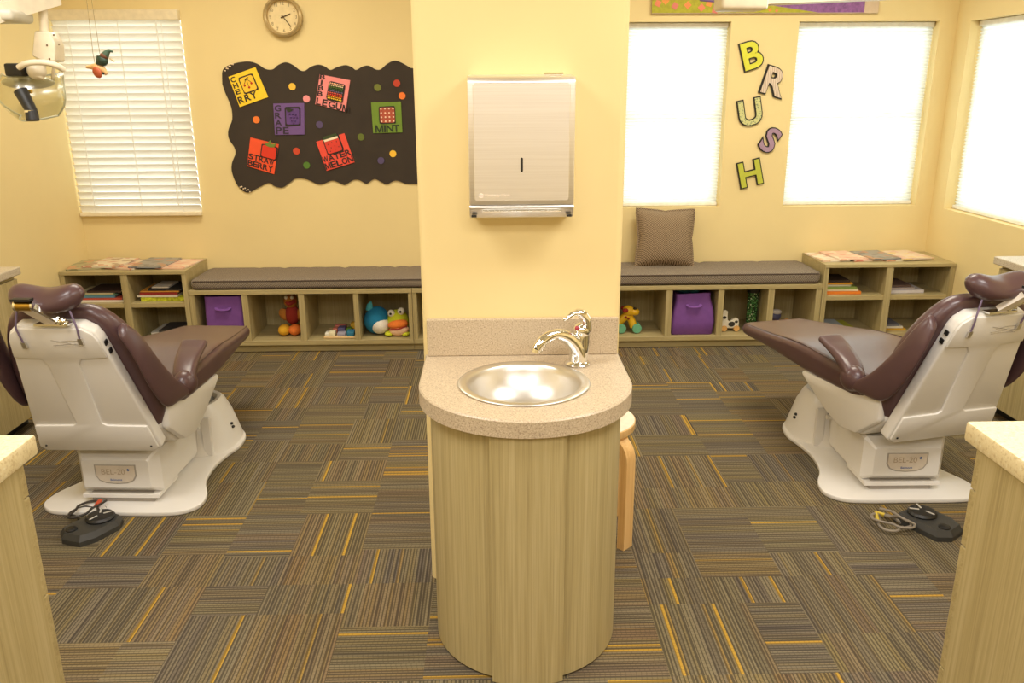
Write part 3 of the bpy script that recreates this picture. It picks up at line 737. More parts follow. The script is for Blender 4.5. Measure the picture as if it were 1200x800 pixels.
# paper towel dispenser
DX0, DX1, DZ0, DZ1 = -.062, .218, 1.165, 1.535; DYF = 2.215; DYW = CY0-.001
root = thing('paper_towel_dispenser', 'satin steel paper towel dispenser on the yellow pillar', 'dispenser', ((DX0+DX1)/2, DYW, DZ0))
t = MB()
t.prism([V(DX0, DYW, DZ0+.045), V(DX0, DYW, DZ1+.006), V(DX0, DYF+.012, DZ1), V(DX0, DYF, DZ1-.012), V(DX0, DYF, DZ0+.042)], (DX1-DX0, 0, 0), .004, 2); t.obj('cabinet_body', SATIN, root)
mb = MB(); pp = [V(u, DYF-.0005, v) for u, v in rrect((DX0+DX1)/2, (DZ0+.05+DZ1-.012)/2, (DX1-DX0)/2-.014, (DZ1-.012-DZ0-.05)/2-.004, .006, 4)]
mb.prism(pp, (0, -.004, 0), .0012, 1); mb.obj('front_door', SATIN, root)
xm = (DX0+DX1)/2
MB().prism([V(u, DYF-.0046, v) for u, v in rrect(xm, DZ0+.148, .0033, .0185, .003, 4)], (0, -.0006, 0)).obj('level_slot', BLACK, root)['label'] = 'narrow dark vertical viewing slot'
t = MB(); t.prism([V(DX0, DYW, DZ0+.004), V(DX0, DYW, DZ0+.044), V(DX0, DYF+.001, DZ0+.042), V(DX0, DYF-.003, DZ0+.034), V(DX0, DYF+.02, DZ0+.006)], (DX1-DX0, 0, 0), .003, 2); t.obj('outlet_tray', STEEL, root)
MB().tube([(DX0+.035, DYF-.001, DZ0+.026), (DX1-.035, DYF-.001, DZ0+.026)], .0028, 8).obj('tray_lip', CHROME, root)
for sx in (DX0+.012, DX1-.012): MB().box(sx-.007, sx+.007, DYF+.004, DYF+.012, DZ0+.009, DZ0+.015, .001).obj('tray_notch', BLACK, root)
MB().box(DX0+.20, DX0+.25, DYW-.07, DYW-.05, DZ1+.004, DZ1+.009, .001).obj('lock_tab', CHROME, root)
mb = MB(); lz = DZ0+.068; lf = wallframe
add_text(mb, 'Kimberly-Clark', wallframe(DX0+.076, lz, DYF-.0048), .01, .0004, .0, fit=(.066, .0095))
mb.lathe([(.0042, 0), (.0062, 0), (.0062, .0006), (.0042, .0006)], 20, mat=Matrix.Translation((DX0+.032, DYF-.0046, lz)) @ Matrix.Rotation(PI/2, 4, 'X'))
mb.box(DX0+.0275, DX0+.0365, DYF-.0052, DYF-.0046, lz-.001, lz+.001)
mb.obj('printed_logo', colour(248, 232, 216), root)

# ------------------------------------------------------------------ stool beside the sink
sx_, sy_, zs, rs_ = .318, 2.612, .432, .160
root = thing('stool', 'round birch stool with a white seat behind the right edge of the sink cabinet', 'stool', (sx_, sy_, 0))
mb = MB(); mb.lathe([(0, zs-.028), (rs_-.002, zs-.028), (rs_, zs-.025), (rs_, zs-.003), (rs_-.002, zs-.0015), (0, zs-.0015)], 48, (sx_, sy_, 0)); mb.obj('seat', BIRCH, root)
MB().lathe([(0, zs-.0012), (rs_-.003, zs-.0012), (rs_-.004, zs), (0, zs)], 48, (sx_, sy_, 0)).obj('seat_surface', STOOLTOP, root)['label'] = 'white laminate seat surface'
for k in range(4):
    a = -PI/4+k*PI/2; d = V(math.cos(a), math.sin(a), 0); s_ = V(-d.y, d.x, 0)
    path = [V(sx_, sy_, 0)+d*.170+V(0,0,.001), V(sx_, sy_, 0)+d*.170+V(0,0,zs-.11)]
    for q in range(1, 8):
        b = q/7*PI/2; path.append(V(sx_, sy_, 0)+d*(.170-.055*(1-math.cos(b)))+V(0,0,zs-.11+.066*math.sin(b)))
    path.append(V(sx_, sy_, 0)+d*.04+V(0,0,zs-.044))
    secs = []
    for i, p in enumerate(path):
        tg = (path[min(i+1, len(path)-1)]-path[max(0, i-1)]).normalized(); nn = s_.cross(tg).normalized()
        secs.append([p+s_*u*.024+nn*v*.0145 for u, v in ((1,1),(-1,1),(-1,-1),(1,-1))])
    MB().loft(secs).obj('leg', BIRCH, root, sharp=40)

# ------------------------------------------------------------------ assistants' counters in the foreground
def counter(side):
    sg = -1 if side == 'left' else 1
    xin = .935 if sg > 0 else -.895; yf = 1.455
    X = lambda a: sg*abs(xin)+sg*a
    lo = lambda a, b: (min(a, b), max(a, b))
    root = thing('drawer_cabinet', 'wooden drawer cabinet in the near %s corner of the photo, under a cream counter' % side, 'cabinet', (X(.4), 1.1, 0), 0, 'drawer cabinets in the foreground')
    a, b = lo(X(0), X(1.2))
    MB().box(a, b, .70, yf-.022, .001, .838, .001).obj('carcass', WOODZ, root)
    MB().box(a+.002, b-.002, .72, yf-.06, .0005, .05).obj('plinth', WOODZ, root)
    zs_ = [(.76, .835), (.545, .757), (.305, .542), (.06, .302)] if sg < 0 else [(.745, .835), (.62, .742), (.33, .617), (.06, .327)]
    for z0, z1 in zs_:
        for u0, u1 in ((.003, .595), (.605, 1.197)):
            p, q = lo(X(u0), X(u1))
            d = MB().box(p, q, yf-.021, yf, z0, z1, .0015).obj('drawer_front', WOODX, root)
            hx = (p+q)/2; m2 = MB(); m2.tube([(hx-.06, yf+.001, z1-.03), (hx-.06, yf+.03, z1-.03), (hx+.06, yf+.03, z1-.03), (hx+.06, yf+.001, z1-.03)], .005, 8) if u0 > .5 else None
            if u0 > .5: m2.obj('pull_handle', CHROME, d)
    top = thing('worktop', 'cream speckled counter top over the drawer cabinet in the near %s corner' % side, 'countertop', (X(.4), 1.1, .8385), 0, 'cream worktops in the foreground')
    xo = .918 if sg > 0 else -.874
    p, q = lo(xo, X(1.2)); m2 = MB(); m2.box(p, q, .68, 1.473, .8385, .88, .007, 2); m2.obj('slab', CREAM, top)
counter('left'); counter('right')

def sidecounter(side):
    if side == 'left': x0, x1, ye = XL+.003, -2.165, 3.70; xo = (XL+.003, -2.14)
    else: x0, x1, ye = 2.37, XR-.003, 3.72; xo = (2.335, XR-.003)
    root = thing('base_cabinet', 'wooden base cabinet along the %s wall behind the dental chair' % side, 'cabinet', ((x0+x1)/2, (1.8+ye)/2, 0), 0, 'base cabinets along the side walls')
    MB().box(x0, x1, 1.8, ye, .06, .715, .001).obj('carcass', WOODZ, root)
    kx = (x0, x1-.05) if side == 'left' else (x0+.05, x1)
    MB().box(kx[0], kx[1], 1.82, ye-.01, .001, .06).obj('toe_kick', BLACK, root)
    fx_ = (x1, x1+.018) if side == 'left' else (x0-.018, x0)
    for k in range(4):
        a = ye-.005-(k+1)*.46
        MB().box(fx_[0], fx_[1], a+.004, a+.456, .065, .70, .0015).obj('door', WOODZ, root)
    t = thing('worktop', 'grey-beige laminate worktop on the base cabinet along the %s wall' % side, 'countertop', ((xo[0]+xo[1])/2, (1.8+ye)/2, .7155), 0, 'laminate worktops along the side walls')
    MB().box(xo[0], xo[1], 1.79, ye+.02, .7155, .75, .003).obj('slab', GREYTOP, t)
sidecounter('left'); sidecounter('right')

# ------------------------------------------------------------------ books and magazines
def book(label, x, y, z, w, d, h, col, rz=0, mag=False, group=None, pages=True):
    nm = 'magazine' if mag else 'book'
    root = thing(nm, label, nm, (x, y, z), math.radians(rz), group)
    c = h*.16 if not mag else h*.25
    mb = MB()
    mb.box(-w/2, w/2, -d/2, d/2, 0, c, min(.0006, c*.3)); mb.box(-w/2, w/2, -d/2, d/2, h-c, h, min(.0006, c*.3)); mb.box(-w/2, w/2, -d/2, -d/2+max(.0015, c), 0, h)
    mb.obj('cover', col if not isinstance(col, tuple) else colour(*col), root, world=False)
    if pages: MB().box(-w/2+.003, w/2-.003, -d/2+.0045, d/2-.003, c, h-c).obj('pages', colour(240, 232, 214), root, world=False)
    return root
def stack(x, y, z, items, group, rnd):
    rng = random.Random(rnd); t = z+.0008
    for (h, w, d, col, lb, dx) in items:
        book(lb, x+dx, y+rng.uniform(-.006, .006), t, w, d, h, col, rng.uniform(-2, 2), group=group); t += h+.0006
ZL, ZM = .078, .315
g = 'books in the left bookshelf'
stack(-2.345, 4.90, ZM, [(.012, .30, .22, (235, 226, 210), 'white thin book at the bottom of the upper left stack in the left bookshelf', .02), (.011, .30, .22, (196, 84, 66), 'red book second from the bottom in the upper left compartment of the left bookshelf', .0),
    (.012, .25, .2, (96, 150, 176), 'light blue book in the upper left compartment of the left bookshelf', -.02), (.008, .23, .2, (90, 132, 110), 'green thin book above the light blue one in the left bookshelf', .0),
    (.006, .22, .19, (226, 214, 170), 'pale yellow booklet near the top of the left stack in the left bookshelf', -.01), (.012, .2, .19, (70, 52, 46), 'dark brown book topmost in the upper left compartment of the left bookshelf', .04)], g, 1)
stack(-1.975, 4.90, ZM, [(.026, .25, .22, plain('yellow_green_book_cover', srgb(196, 200, 50), .4, var=.35, vs=70), 'thick yellow-green book at the bottom of the upper right stack in the left bookshelf', .01), (.010, .24, .21, (226, 214, 190), 'cream book above the thick yellow-green one', -.01),
    (.016, .22, .2, (150, 40, 34), 'dark red book in the middle of the upper right stack in the left bookshelf', -.01), (.007, .23, .2, (214, 150, 60), 'orange booklet above the dark red book in the left bookshelf', .0),
    (.012, .20, .19, (46, 44, 44), 'black book near the top of the upper right stack in the left bookshelf', .03), (.008, .1, .16, (222, 212, 196), 'small white booklet topmost in the upper right compartment of the left bookshelf', .0)], g, 2)
stack(-1.96, 4.91, ZL, [(.010, .22, .2, (128, 170, 60), 'lime green book at the bottom of the lower right stack in the left bookshelf', -.03), (.016, .21, .2, (214, 204, 190), 'white book above the lime green book in the left bookshelf', .02),
    (.014, .20, .2, (200, 196, 190), 'pale grey book in the lower right compartment of the left bookshelf', .0), (.012, .19, .19, (66, 62, 62), 'charcoal book topmost in the lower right compartment of the left bookshelf', .04)], g, 3)
g = 'books in the right bookshelf'
stack(2.10, 4.90, ZM, [(.018, .23, .22, (232, 130, 40), 'orange book at the bottom of the upper left stack in the right bookshelf', .0), (.010, .22, .21, (226, 214, 180), 'cream book above the orange one in the right bookshelf', -.01),
    (.014, .2, .2, (140, 160, 80), 'green book in the upper left compartment of the right bookshelf', -.01), (.012, .17, .19, (224, 216, 196), 'white book above the green one in the right bookshelf', -.03),
    (.010, .17, .2, (224, 160, 50), 'yellow-orange book near the top of the upper left stack in the right bookshelf', -.02), (.014, .16, .18, (60, 44, 34), 'dark brown book topmost in the upper left compartment of the right bookshelf', -.03)], g, 4)
stack(2.50, 4.90, ZM, [(.020, .22, .21, (214, 208, 214), 'pale lilac-grey book at the bottom of the upper right stack in the right bookshelf', -.01), (.012, .17, .19, (176, 164, 164), 'grey book in the middle of the upper right stack in the right bookshelf', -.04), (.016, .15, .18, (96, 76, 72), 'brown book topmost in the upper right compartment of the right bookshelf', -.05)], g, 5)
stack(2.09, 4.92, ZL, [(.008, .24, .2, (190, 190, 70), 'yellow-green booklet at the bottom of the lower left compartment of the right bookshelf', .02), (.010, .19, .2, (186, 196, 204), 'pale blue book topmost in the lower left compartment of the right bookshelf', -.02)], g, 6)
stack(2.45, 4.91, ZL, [(.012, .16, .2, (206, 160, 50), 'mustard book at the bottom of the lower right compartment of the right bookshelf', .0), (.012, .15, .19, (222, 216, 200), 'white book in the middle of the lower right compartment of the right bookshelf', -.01),
    (.014, .12, .18, (110, 110, 120), 'grey-blue book topmost in the lower right compartment of the right bookshelf', -.02)], g, 7)
def cover(name, a, b, c, s=24):
    m = NT(name); v = m.n('ShaderNodeTexVoronoi'); v.inputs['Scale'].default_value = s; m.l(m.pos(), v.inputs['Vector'])
    f = m.noise(m.pos(), 18, 3); sp = m.n('ShaderNodeSeparateColor'); m.l(v.outputs['Color'], sp.inputs[0])
    m.col(m.mix(m.math('MULTIPLY', f, .5), m.ramp(sp.outputs[0], [(0, a), (.45, b), (.75, c)], 'CONSTANT'), a)); m.set(.3, 0, .5); return m.m
CV = [cover('cover_%s' % n, srgb(*a), srgb(*b), srgb(*c)) for n, a, b, c in (
    ('photo_green', (176, 168, 130), (120, 116, 76), (210, 150, 110)), ('photo_orange', (232, 220, 196), (206, 130, 96), (150, 110, 80)), ('photo_red', (226, 196, 170), (200, 90, 66), (232, 214, 190)),
    ('photo_grey', (150, 150, 150), (96, 96, 98), (190, 130, 90)), ('photo_pink', (236, 196, 172), (222, 150, 128), (244, 224, 200)), ('photo_cream', (240, 226, 204), (230, 190, 160), (214, 170, 120)), ('photo_yellow', (236, 214, 190), (232, 200, 120), (226, 180, 166)))]
zt_ = .5075
for i, (x, y, w, d, rz, k, lb) in enumerate([
    (-2.42, 4.93, .21, .27, 14, 0, 'leafy green-brown magazine at the left end of the left bookshelf top'), (-2.30, 4.95, .21, .27, -8, 1, 'cream and orange magazine second from the left on the left bookshelf'),
    (-2.17, 4.93, .20, .26, -16, 2, 'orange-red magazine in the middle of the left bookshelf top'), (-2.03, 4.935, .20, .28, -5, 3, 'grey magazine with dark cover on the left bookshelf'), (-1.885, 4.93, .17, .27, -7, 4, 'pink magazine at the right end of the left bookshelf top')]):
    book(lb, x, y, zt_+.0005+(i % 2)*.0085, w, d, .008, CV[k], rz, True, 'magazines on the left bookshelf')
for i, (x, y, w, d, rz, k, lb) in enumerate([
    (2.05, 4.955, .17, .26, 4, 5, 'cream magazine at the left end of the right bookshelf top'), (2.15, 4.955, .18, .26, 7, 4, 'pink magazine second from the left on the right bookshelf'), (2.25, 4.955, .19, .26, 5, 2, 'red and cream magazine in the middle of the right bookshelf top'),
    (2.35, 4.955, .19, .26, 8, 3, 'dark grey magazine on the right bookshelf'), (2.44, 4.955, .19, .26, 6, 1, 'magazine with an orange-brown cover on the right bookshelf'), (2.54, 4.955, .2, .26, 8, 6, 'yellow and pink magazine at the right end of the right bookshelf top')]):
    book(lb, x, y, zt_+.0005+(i % 2)*.0085, w, d, .008, CV[k], rz, True, 'magazines on the right bookshelf')

# ------------------------------------------------------------------ bins and toys in the cubbies
ZB = .0768
def fabric_bin(label, x, w, h, bulge):
    root = thing('storage_bin', label, 'bin', (x, 4.90, ZB), 0, 'purple fabric bins in the bench cubbies')
    secs = []
    for k, (z, e) in enumerate([(.0, -.004), (.004, 0), (.08, .004*bulge), (.16, -.002*bulge), (h-.02, -.014*bulge), (h, -.016*bulge)]):
        secs.append([V(x+u+(.004*bulge*math.sin(7*z*10+u*20)), 4.905+v, ZB+.0005+z+(0 if z < .1 else bulge*.007*math.sin(u*26+1))) for u, v in rrect(0, 0, w/2+e, .13+e, .02, 5)])
    inn = [[p+V((x-p.x)*.05, (4.905-p.y)*.06, -.0) for p in secs[-1]]]
    inn.append([p+V((x-p.x)*.05, (4.905-p.y)*.06, 0) for p in secs[-2]])
    mb = MB(); mb.loft(secs+inn, caps=True); mb.obj('bin_body', PURPLE, root, sharp=50)
    hz = ZB+h-.068
    mb = MB(); yy = 4.905-.13-.002
    mb.tube(catmull([(x-.042, yy+.002, hz), (x-.03, yy-.012, hz-.008), (x, yy-.016, hz-.010), (x+.03, yy-.012, hz-.008), (x+.042, yy+.002, hz)], 4, False), .010, 10, flat=.5); mb.obj('pull_handle', PURPLE, root)
    return root
fabric_bin('purple fabric bin in the left end cubby of the left bench', -1.605, .225, .268, .2)
fabric_bin('purple fabric bin with blue toys on top, under the cushion right of the pillar', 1.202, .245, .255, 1.2)
mb = MB(); mb.ball((1.17, 4.90, ZB+.252), (.06, .05, .022)); mb.ball((1.22, 4.89, ZB+.25), (.04, .05, .018)); tag(mb.obj('toy_ball', colour(40, 110, 140)), 'blue toy poking out of the purple bin right of the pillar', 'toy')

# plush bird in the second cubby, half behind the upright
x, y = -1.235, 4.92
root = thing('plush_bird', 'red and yellow plush bird in the second cubby of the left bench', 'plush toy', (x, y, ZB))
RED = plain('red_plush', srgb(150, 44, 32), .95, bump=.4, vs=160); YEL = plain('yellow_plush', srgb(232, 176, 44), .95, bump=.4, vs=160); ORG = plain('orange_plush', srgb(232, 124, 46), .95, bump=.4, vs=160); BRN = plain('brown_plush', srgb(176, 112, 40), .95, bump=.4, vs=160)
MB().ball((x, y, ZB+.115), (.045, .042, .062)).obj('body', RED, root); MB().ball((x-.004, y-.006, ZB+.205), (.042, .04, .045)).obj('head', BRN, root)
MB().tube(catmull([(x-.03, y-.01, ZB+.21), (x-.005, y-.045, ZB+.196), (x+.03, y-.03, ZB+.21)], 4, False), .013, 8).obj('beak', RED, root)
for sx in (-1, 1):
    MB().ball((x+sx*.047, y-.005, ZB+.118), (.032, .02, .042), rot=Matrix.Rotation(sx*.6, 3, 'Y')).obj('wing', BRN, root)
    MB().ball((x+sx*.032-.012, y-.05, ZB+.034), (.038, .05, .033)).obj('foot', YEL if sx < 0 else ORG, root)
    MB().ball((x+sx*.018-.004, y-.036, ZB+.232), .011).obj('eye', colour(236, 230, 220), root)
MB().ball((x+.008, y, ZB+.25), (.02, .02, .022)).obj('crest', colour(60, 40, 44), root)

# wooden puzzle board in the third cubby
x, y = -.90, 4.88
root = thing('puzzle_board', 'wooden puzzle board with coloured pieces in the third cubby of the left bench', 'puzzle', (x, y, ZB))
MB().box(x-.125, x+.064, y-.10, y+.10, ZB+.0005, ZB+.012, .002).obj('tray', colour(222, 190, 140), root)
pcs = [(-.105, -.06, .03, .06, (240, 234, 214), .02), (-.075, -.07, .036, .05, (236, 226, 190), .03), (-.02, -.07, .05, .05, (170, 164, 180), .022), (.035, -.065, .045, .06, (50, 126, 160), .03), (-.07, 0, .03, .05, (222, 130, 110), .03), (-.03, .0, .045, .06, (92, 86, 130), .035), (.015, -.005, .03, .05, (90, 140, 50), .03), (.04, .06, .05, .05, (222, 176, 50), .045), (-.05, .07, .07, .04, (210, 120, 110), .03)]
for u, v, w, d, cl, h in pcs:
    MB().box(x+u-w/2, x+u+w/2, y+v-d/2, y+v+d/2, ZB+.0125, ZB+.012+h, .005, 2).obj('puzzle_piece', colour(*cl), root)

# blue whale plush
x, y = -.716, 4.885
BLU = plain('blue_plush', srgb(22, 118, 160), .9, bump=.3, vs=120); WHT = plain('white_plush', srgb(232, 226, 212), .9, bump=.3, vs=120)
root = thing('plush_whale', 'round blue plush whale with a white belly in the fourth cubby of the left bench', 'plush toy', (x, y, ZB))
MB().ball((x, y, ZB+.085), (.078, .085, .084), 24, 16, rot=Matrix.Rotation(.25, 3, 'Y')).obj('body', BLU, root)
mb = MB(); mb.ball((x+.018, y-.018, ZB+.066), (.066, .074, .060), 20, 14, rot=Matrix.Rotation(.5, 3, 'Y')); mb.obj('belly', WHT, root)
MB().tube([(x-.04, y, ZB+.15), (x-.038, y, ZB+.18), (x-.03, y+.004, ZB+.205)], [.026, .018, .003], 12).obj('fin', plain('teal_plush', srgb(70, 160, 170), .9), root)
for s_ in (-1, 1): MB().ball((x+.070+.008*s_, y+.060, ZB+.055+.026*s_), (.028, .016, .026)).obj('tail_fluke', plain('slate_blue_plush', srgb(60, 100, 150), .9), root)
# yellow-green frog plush
x, y = -.588, 4.86
GRN = plain('lime_plush', srgb(196, 202, 40), .9, bump=.3, vs=120)
root = thing('plush_frog', 'yellow-green plush frog with a wide orange mouth in the fourth cubby of the left bench', 'plush toy', (x, y, ZB))
MB().ball((x, y+.02, ZB+.075), (.07, .065, .075), 24, 14).obj('body', GRN, root)
MB().ball((x+.006, y-.03, ZB+.072), (.062, .045, .03), 20, 12, rot=Matrix.Rotation(-.12, 3, 'Y')).obj('upper_lip', ORG, root); MB().ball((x+.012, y-.034, ZB+.036), (.06, .042, .034), 20, 12, rot=Matrix.Rotation(-.12, 3, 'Y')).obj('lower_jaw', plain('peach_plush', srgb(240, 196, 160), .9), root)
MB().tube([(x-.05, y-.056, ZB+.046), (x+.01, y-.082, ZB+.054), (x+.06, y-.05, ZB+.064)], .004, 8).obj('mouth_line', RED, root)
for s_ in (-1, 1):
    e = MB().ball((x-.004+s_*.03, y-.012, ZB+.142+.006*s_), .022).obj('eye', WHT, root); MB().ball((x-.006+s_*.03, y-.031, ZB+.143+.006*s_), .008).obj('pupil', BLACK, e)
    MB().ball((x+s_*.050, y-.038, ZB+.016), (.026, .036, .015)).obj('foot', GRN, root)

# yellow pull-along dog (right of the pillar)
x, y = .822, 4.86
PY = plain('yellow_toy_plastic', srgb(240, 190, 36), .35)
root = thing('pull_along_dog', 'yellow toy dog on green wheels in the cubby beside the pillar', 'toy', (x, y, ZB))
MB().tube(catmull([(x-.06, y, ZB+.055), (x-.03, y, ZB+.085), (x-.005, y, ZB+.10), (x+.02, y, ZB+.075), (x+.035, y-.01, ZB+.03)], 5, False), .024, 14).obj('body', PY, root)
mb = MB(); mb.ball((x-.002, y-.012, ZB+.137), (.036, .034, .032)); mb.tube([(x+.01, y-.014, ZB+.132), (x+.045, y-.02, ZB+.13)], [.026, .021], 14); mb.ball((x+.045, y-.02, ZB+.13), .021); mb.obj('head', PY, root)
MB().ball((x+.035, y-.026, ZB+.151), (.011, .01, .008)).obj('nose', BLACK, root)
for s_ in (-1, 1): MB().ball((x-.025, y-.012+s_*.032, ZB+.145), (.018, .010, .014)).obj('ear', RED, root)
mb = MB(); mb.ball((x-.018, y-.022, ZB+.096), (.009, .006, .008)); mb.ball((x+.0, y-.022, ZB+.088), (.007, .006, .007)); mb.obj('red_spots', RED, root)
TW = plain('sea_green_toy_plastic', srgb(110, 176, 140), .35)
for dx in (-.045, .05):
    for s_ in (-1, 1):
        m_ = Matrix.Translation((x+dx, y-.006+s_*.034, ZB+.030)) @ Matrix.Rotation(PI/2, 4, 'X')
        MB().lathe([(0, -.009), (.026, -.009), (.029, -.005), (.029, .005), (.026, .009), (0, .009)], 24, mat=m_).obj('wheel', TW, root)

# wooden cow on wheels
x, y = 1.448, 4.85
WP = plain('white_painted_wood', srgb(236, 228, 210), .5)
root = thing('wooden_cow', 'small white wooden pull toy with orange wheels right of the purple bin', 'toy', (x, y, ZB))
P2 = [(-.05, .02), (-.05, .055), (-.045, .075), (-.055, .11), (-.05, .128), (-.032, .135), (-.016, .125), (-.018, .1), (-.014, .07), (.0, .06), (.014, .075), (.036, .084), (.052, .076), (.056, .05), (.054, .02)]
MB().prism([V(x+u, y-.011, ZB+v) for u, v in P2], (0, .022, 0), .004, 2).obj('body', WP, root)
mb = MB()
for u, v, rr_ in ((.01, .046, .016), (-.036, .088, .009), (.038, .06, .008)): mb.lathe([(0, 0), (rr_, 0), (rr_, .001), (0, .001)], 18, mat=Matrix.Translation((x+u, y-.0112, ZB+v)) @ Matrix.Rotation(PI/2, 4, 'X'), sx=1.3)
mb.obj('dark_patches', plain('charcoal_paint', srgb(50, 46, 42), .5), root)
for dx in (-.036, .04):
    for s_ in (-1, 1): MB().lathe([(0, -.005), (.017, -.005), (.019, 0), (.017, .005), (0, .005)], 20, mat=Matrix.Translation((x+dx, y+s_*.017, ZB+.0195)) @ Matrix.Rotation(PI/2, 4, 'X')).obj('wheel', colour(222, 170, 100), root)
# tube of green beads
x, y = 1.597, 4.90
def beads():
    m = NT('green_bead_filling'); v = m.n('ShaderNodeTexVoronoi'); v.inputs['Scale'].default_value = 110; m.l(m.pos(), v.inputs['Vector'])
    sp = m.n('ShaderNodeSeparateColor'); m.l(v.outputs['Color'], sp.inputs[0])
    c = m.ramp(sp.outputs[0], [(0, srgb(60, 120, 60)), (.4, srgb(96, 150, 84)), (.7, srgb(176, 196, 150)), (.88, srgb(40, 84, 50))], 'CONSTANT')
    m.col(m.mix(m.ramp(v.outputs['Distance'], [(.35, (0,0,0,1)), (.6, (1,1,1,1))]), c, srgb(40, 60, 36))); m.set(.2); m.bump(v.outputs['Distance'], .4, .004); return m.m
root = thing('rainmaker_tube', 'clear tube filled with green beads with black caps, beside the wooden pull toy', 'toy', (x, y, ZB))
MB().lathe([(0, .01), (.034, .01), (.034, .235), (0, .235)], 32, (x, y, ZB)).obj('bead_tube', beads(), root)
for a, b in ((.001, .013), (.232, .268)): MB().lathe([(0, a), (.038, a), (.038, b-.002), (.036, b), (0, b)], 32, (x, y, ZB)).obj('end_cap', BLACK, root)
# small jumble of toys in the last bench cubby
x, y = 1.775, 4.985
for nm, dx, dz, ly, r_, cl, lb in (('toy_block', -.055, .016, 0, None, (206, 180, 40), 'yellow toy block in the cubby next to the right bookshelf'), ('toy_animal', .0, 0, 0, None, (96, 96, 130), 'small blue-grey toy animal in the cubby next to the right bookshelf'), ('toy_shovel', .06, 0, 0, None, (222, 120, 60), 'orange toy shovel in the cubby next to the right bookshelf')):
    if nm == 'toy_block':
        o = MB().box(x-.085, x-.03, y-.035, y+.02, ZB+.0005, ZB+.05, .005, 2).obj(nm, colour(*cl)); tag(o, lb, 'toy')
    elif nm == 'toy_animal':
        root = thing(nm, lb, 'toy', (x, y+.03, ZB)); mb = MB(); mb.ball((x-.002, y+.03, ZB+.05), (.05, .032, .034)); mb.ball((x-.048, y+.025, ZB+.07), .026)
        mb.obj('body', colour(92, 92, 126), root); MB().ball((x+.012, y+.024, ZB+.074), (.036, .026, .018)).obj('back_patch', colour(222, 212, 200), root)
        for u in (-.025, .025):
            for v in (-.014, .014): MB().tube([(x+u, y+.03+v, ZB+.001), (x+u, y+.03+v, ZB+.035)], .008, 8).obj('leg', colour(92, 92, 126), root)
    else:
        root = thing(nm, lb, 'toy', (x+.055, y, ZB)); MB().tube([(x+.035, y, ZB+.012), (x+.085, y+.01, ZB+.034)], .006, 8).obj('handle', colour(222, 160, 90), root)
        secs = [[V(x+a, y-.025+b*.05, ZB+.003+c_) for b, c_ in ((0, .012), (.25, .002), (.75, .002), (1, .012), (1, .016), (.75, .006), (.25, .006), (0, .016))] for a in (-.015, .01, .038)]
        MB().loft(secs).obj('scoop', colour(222, 116, 60), root)
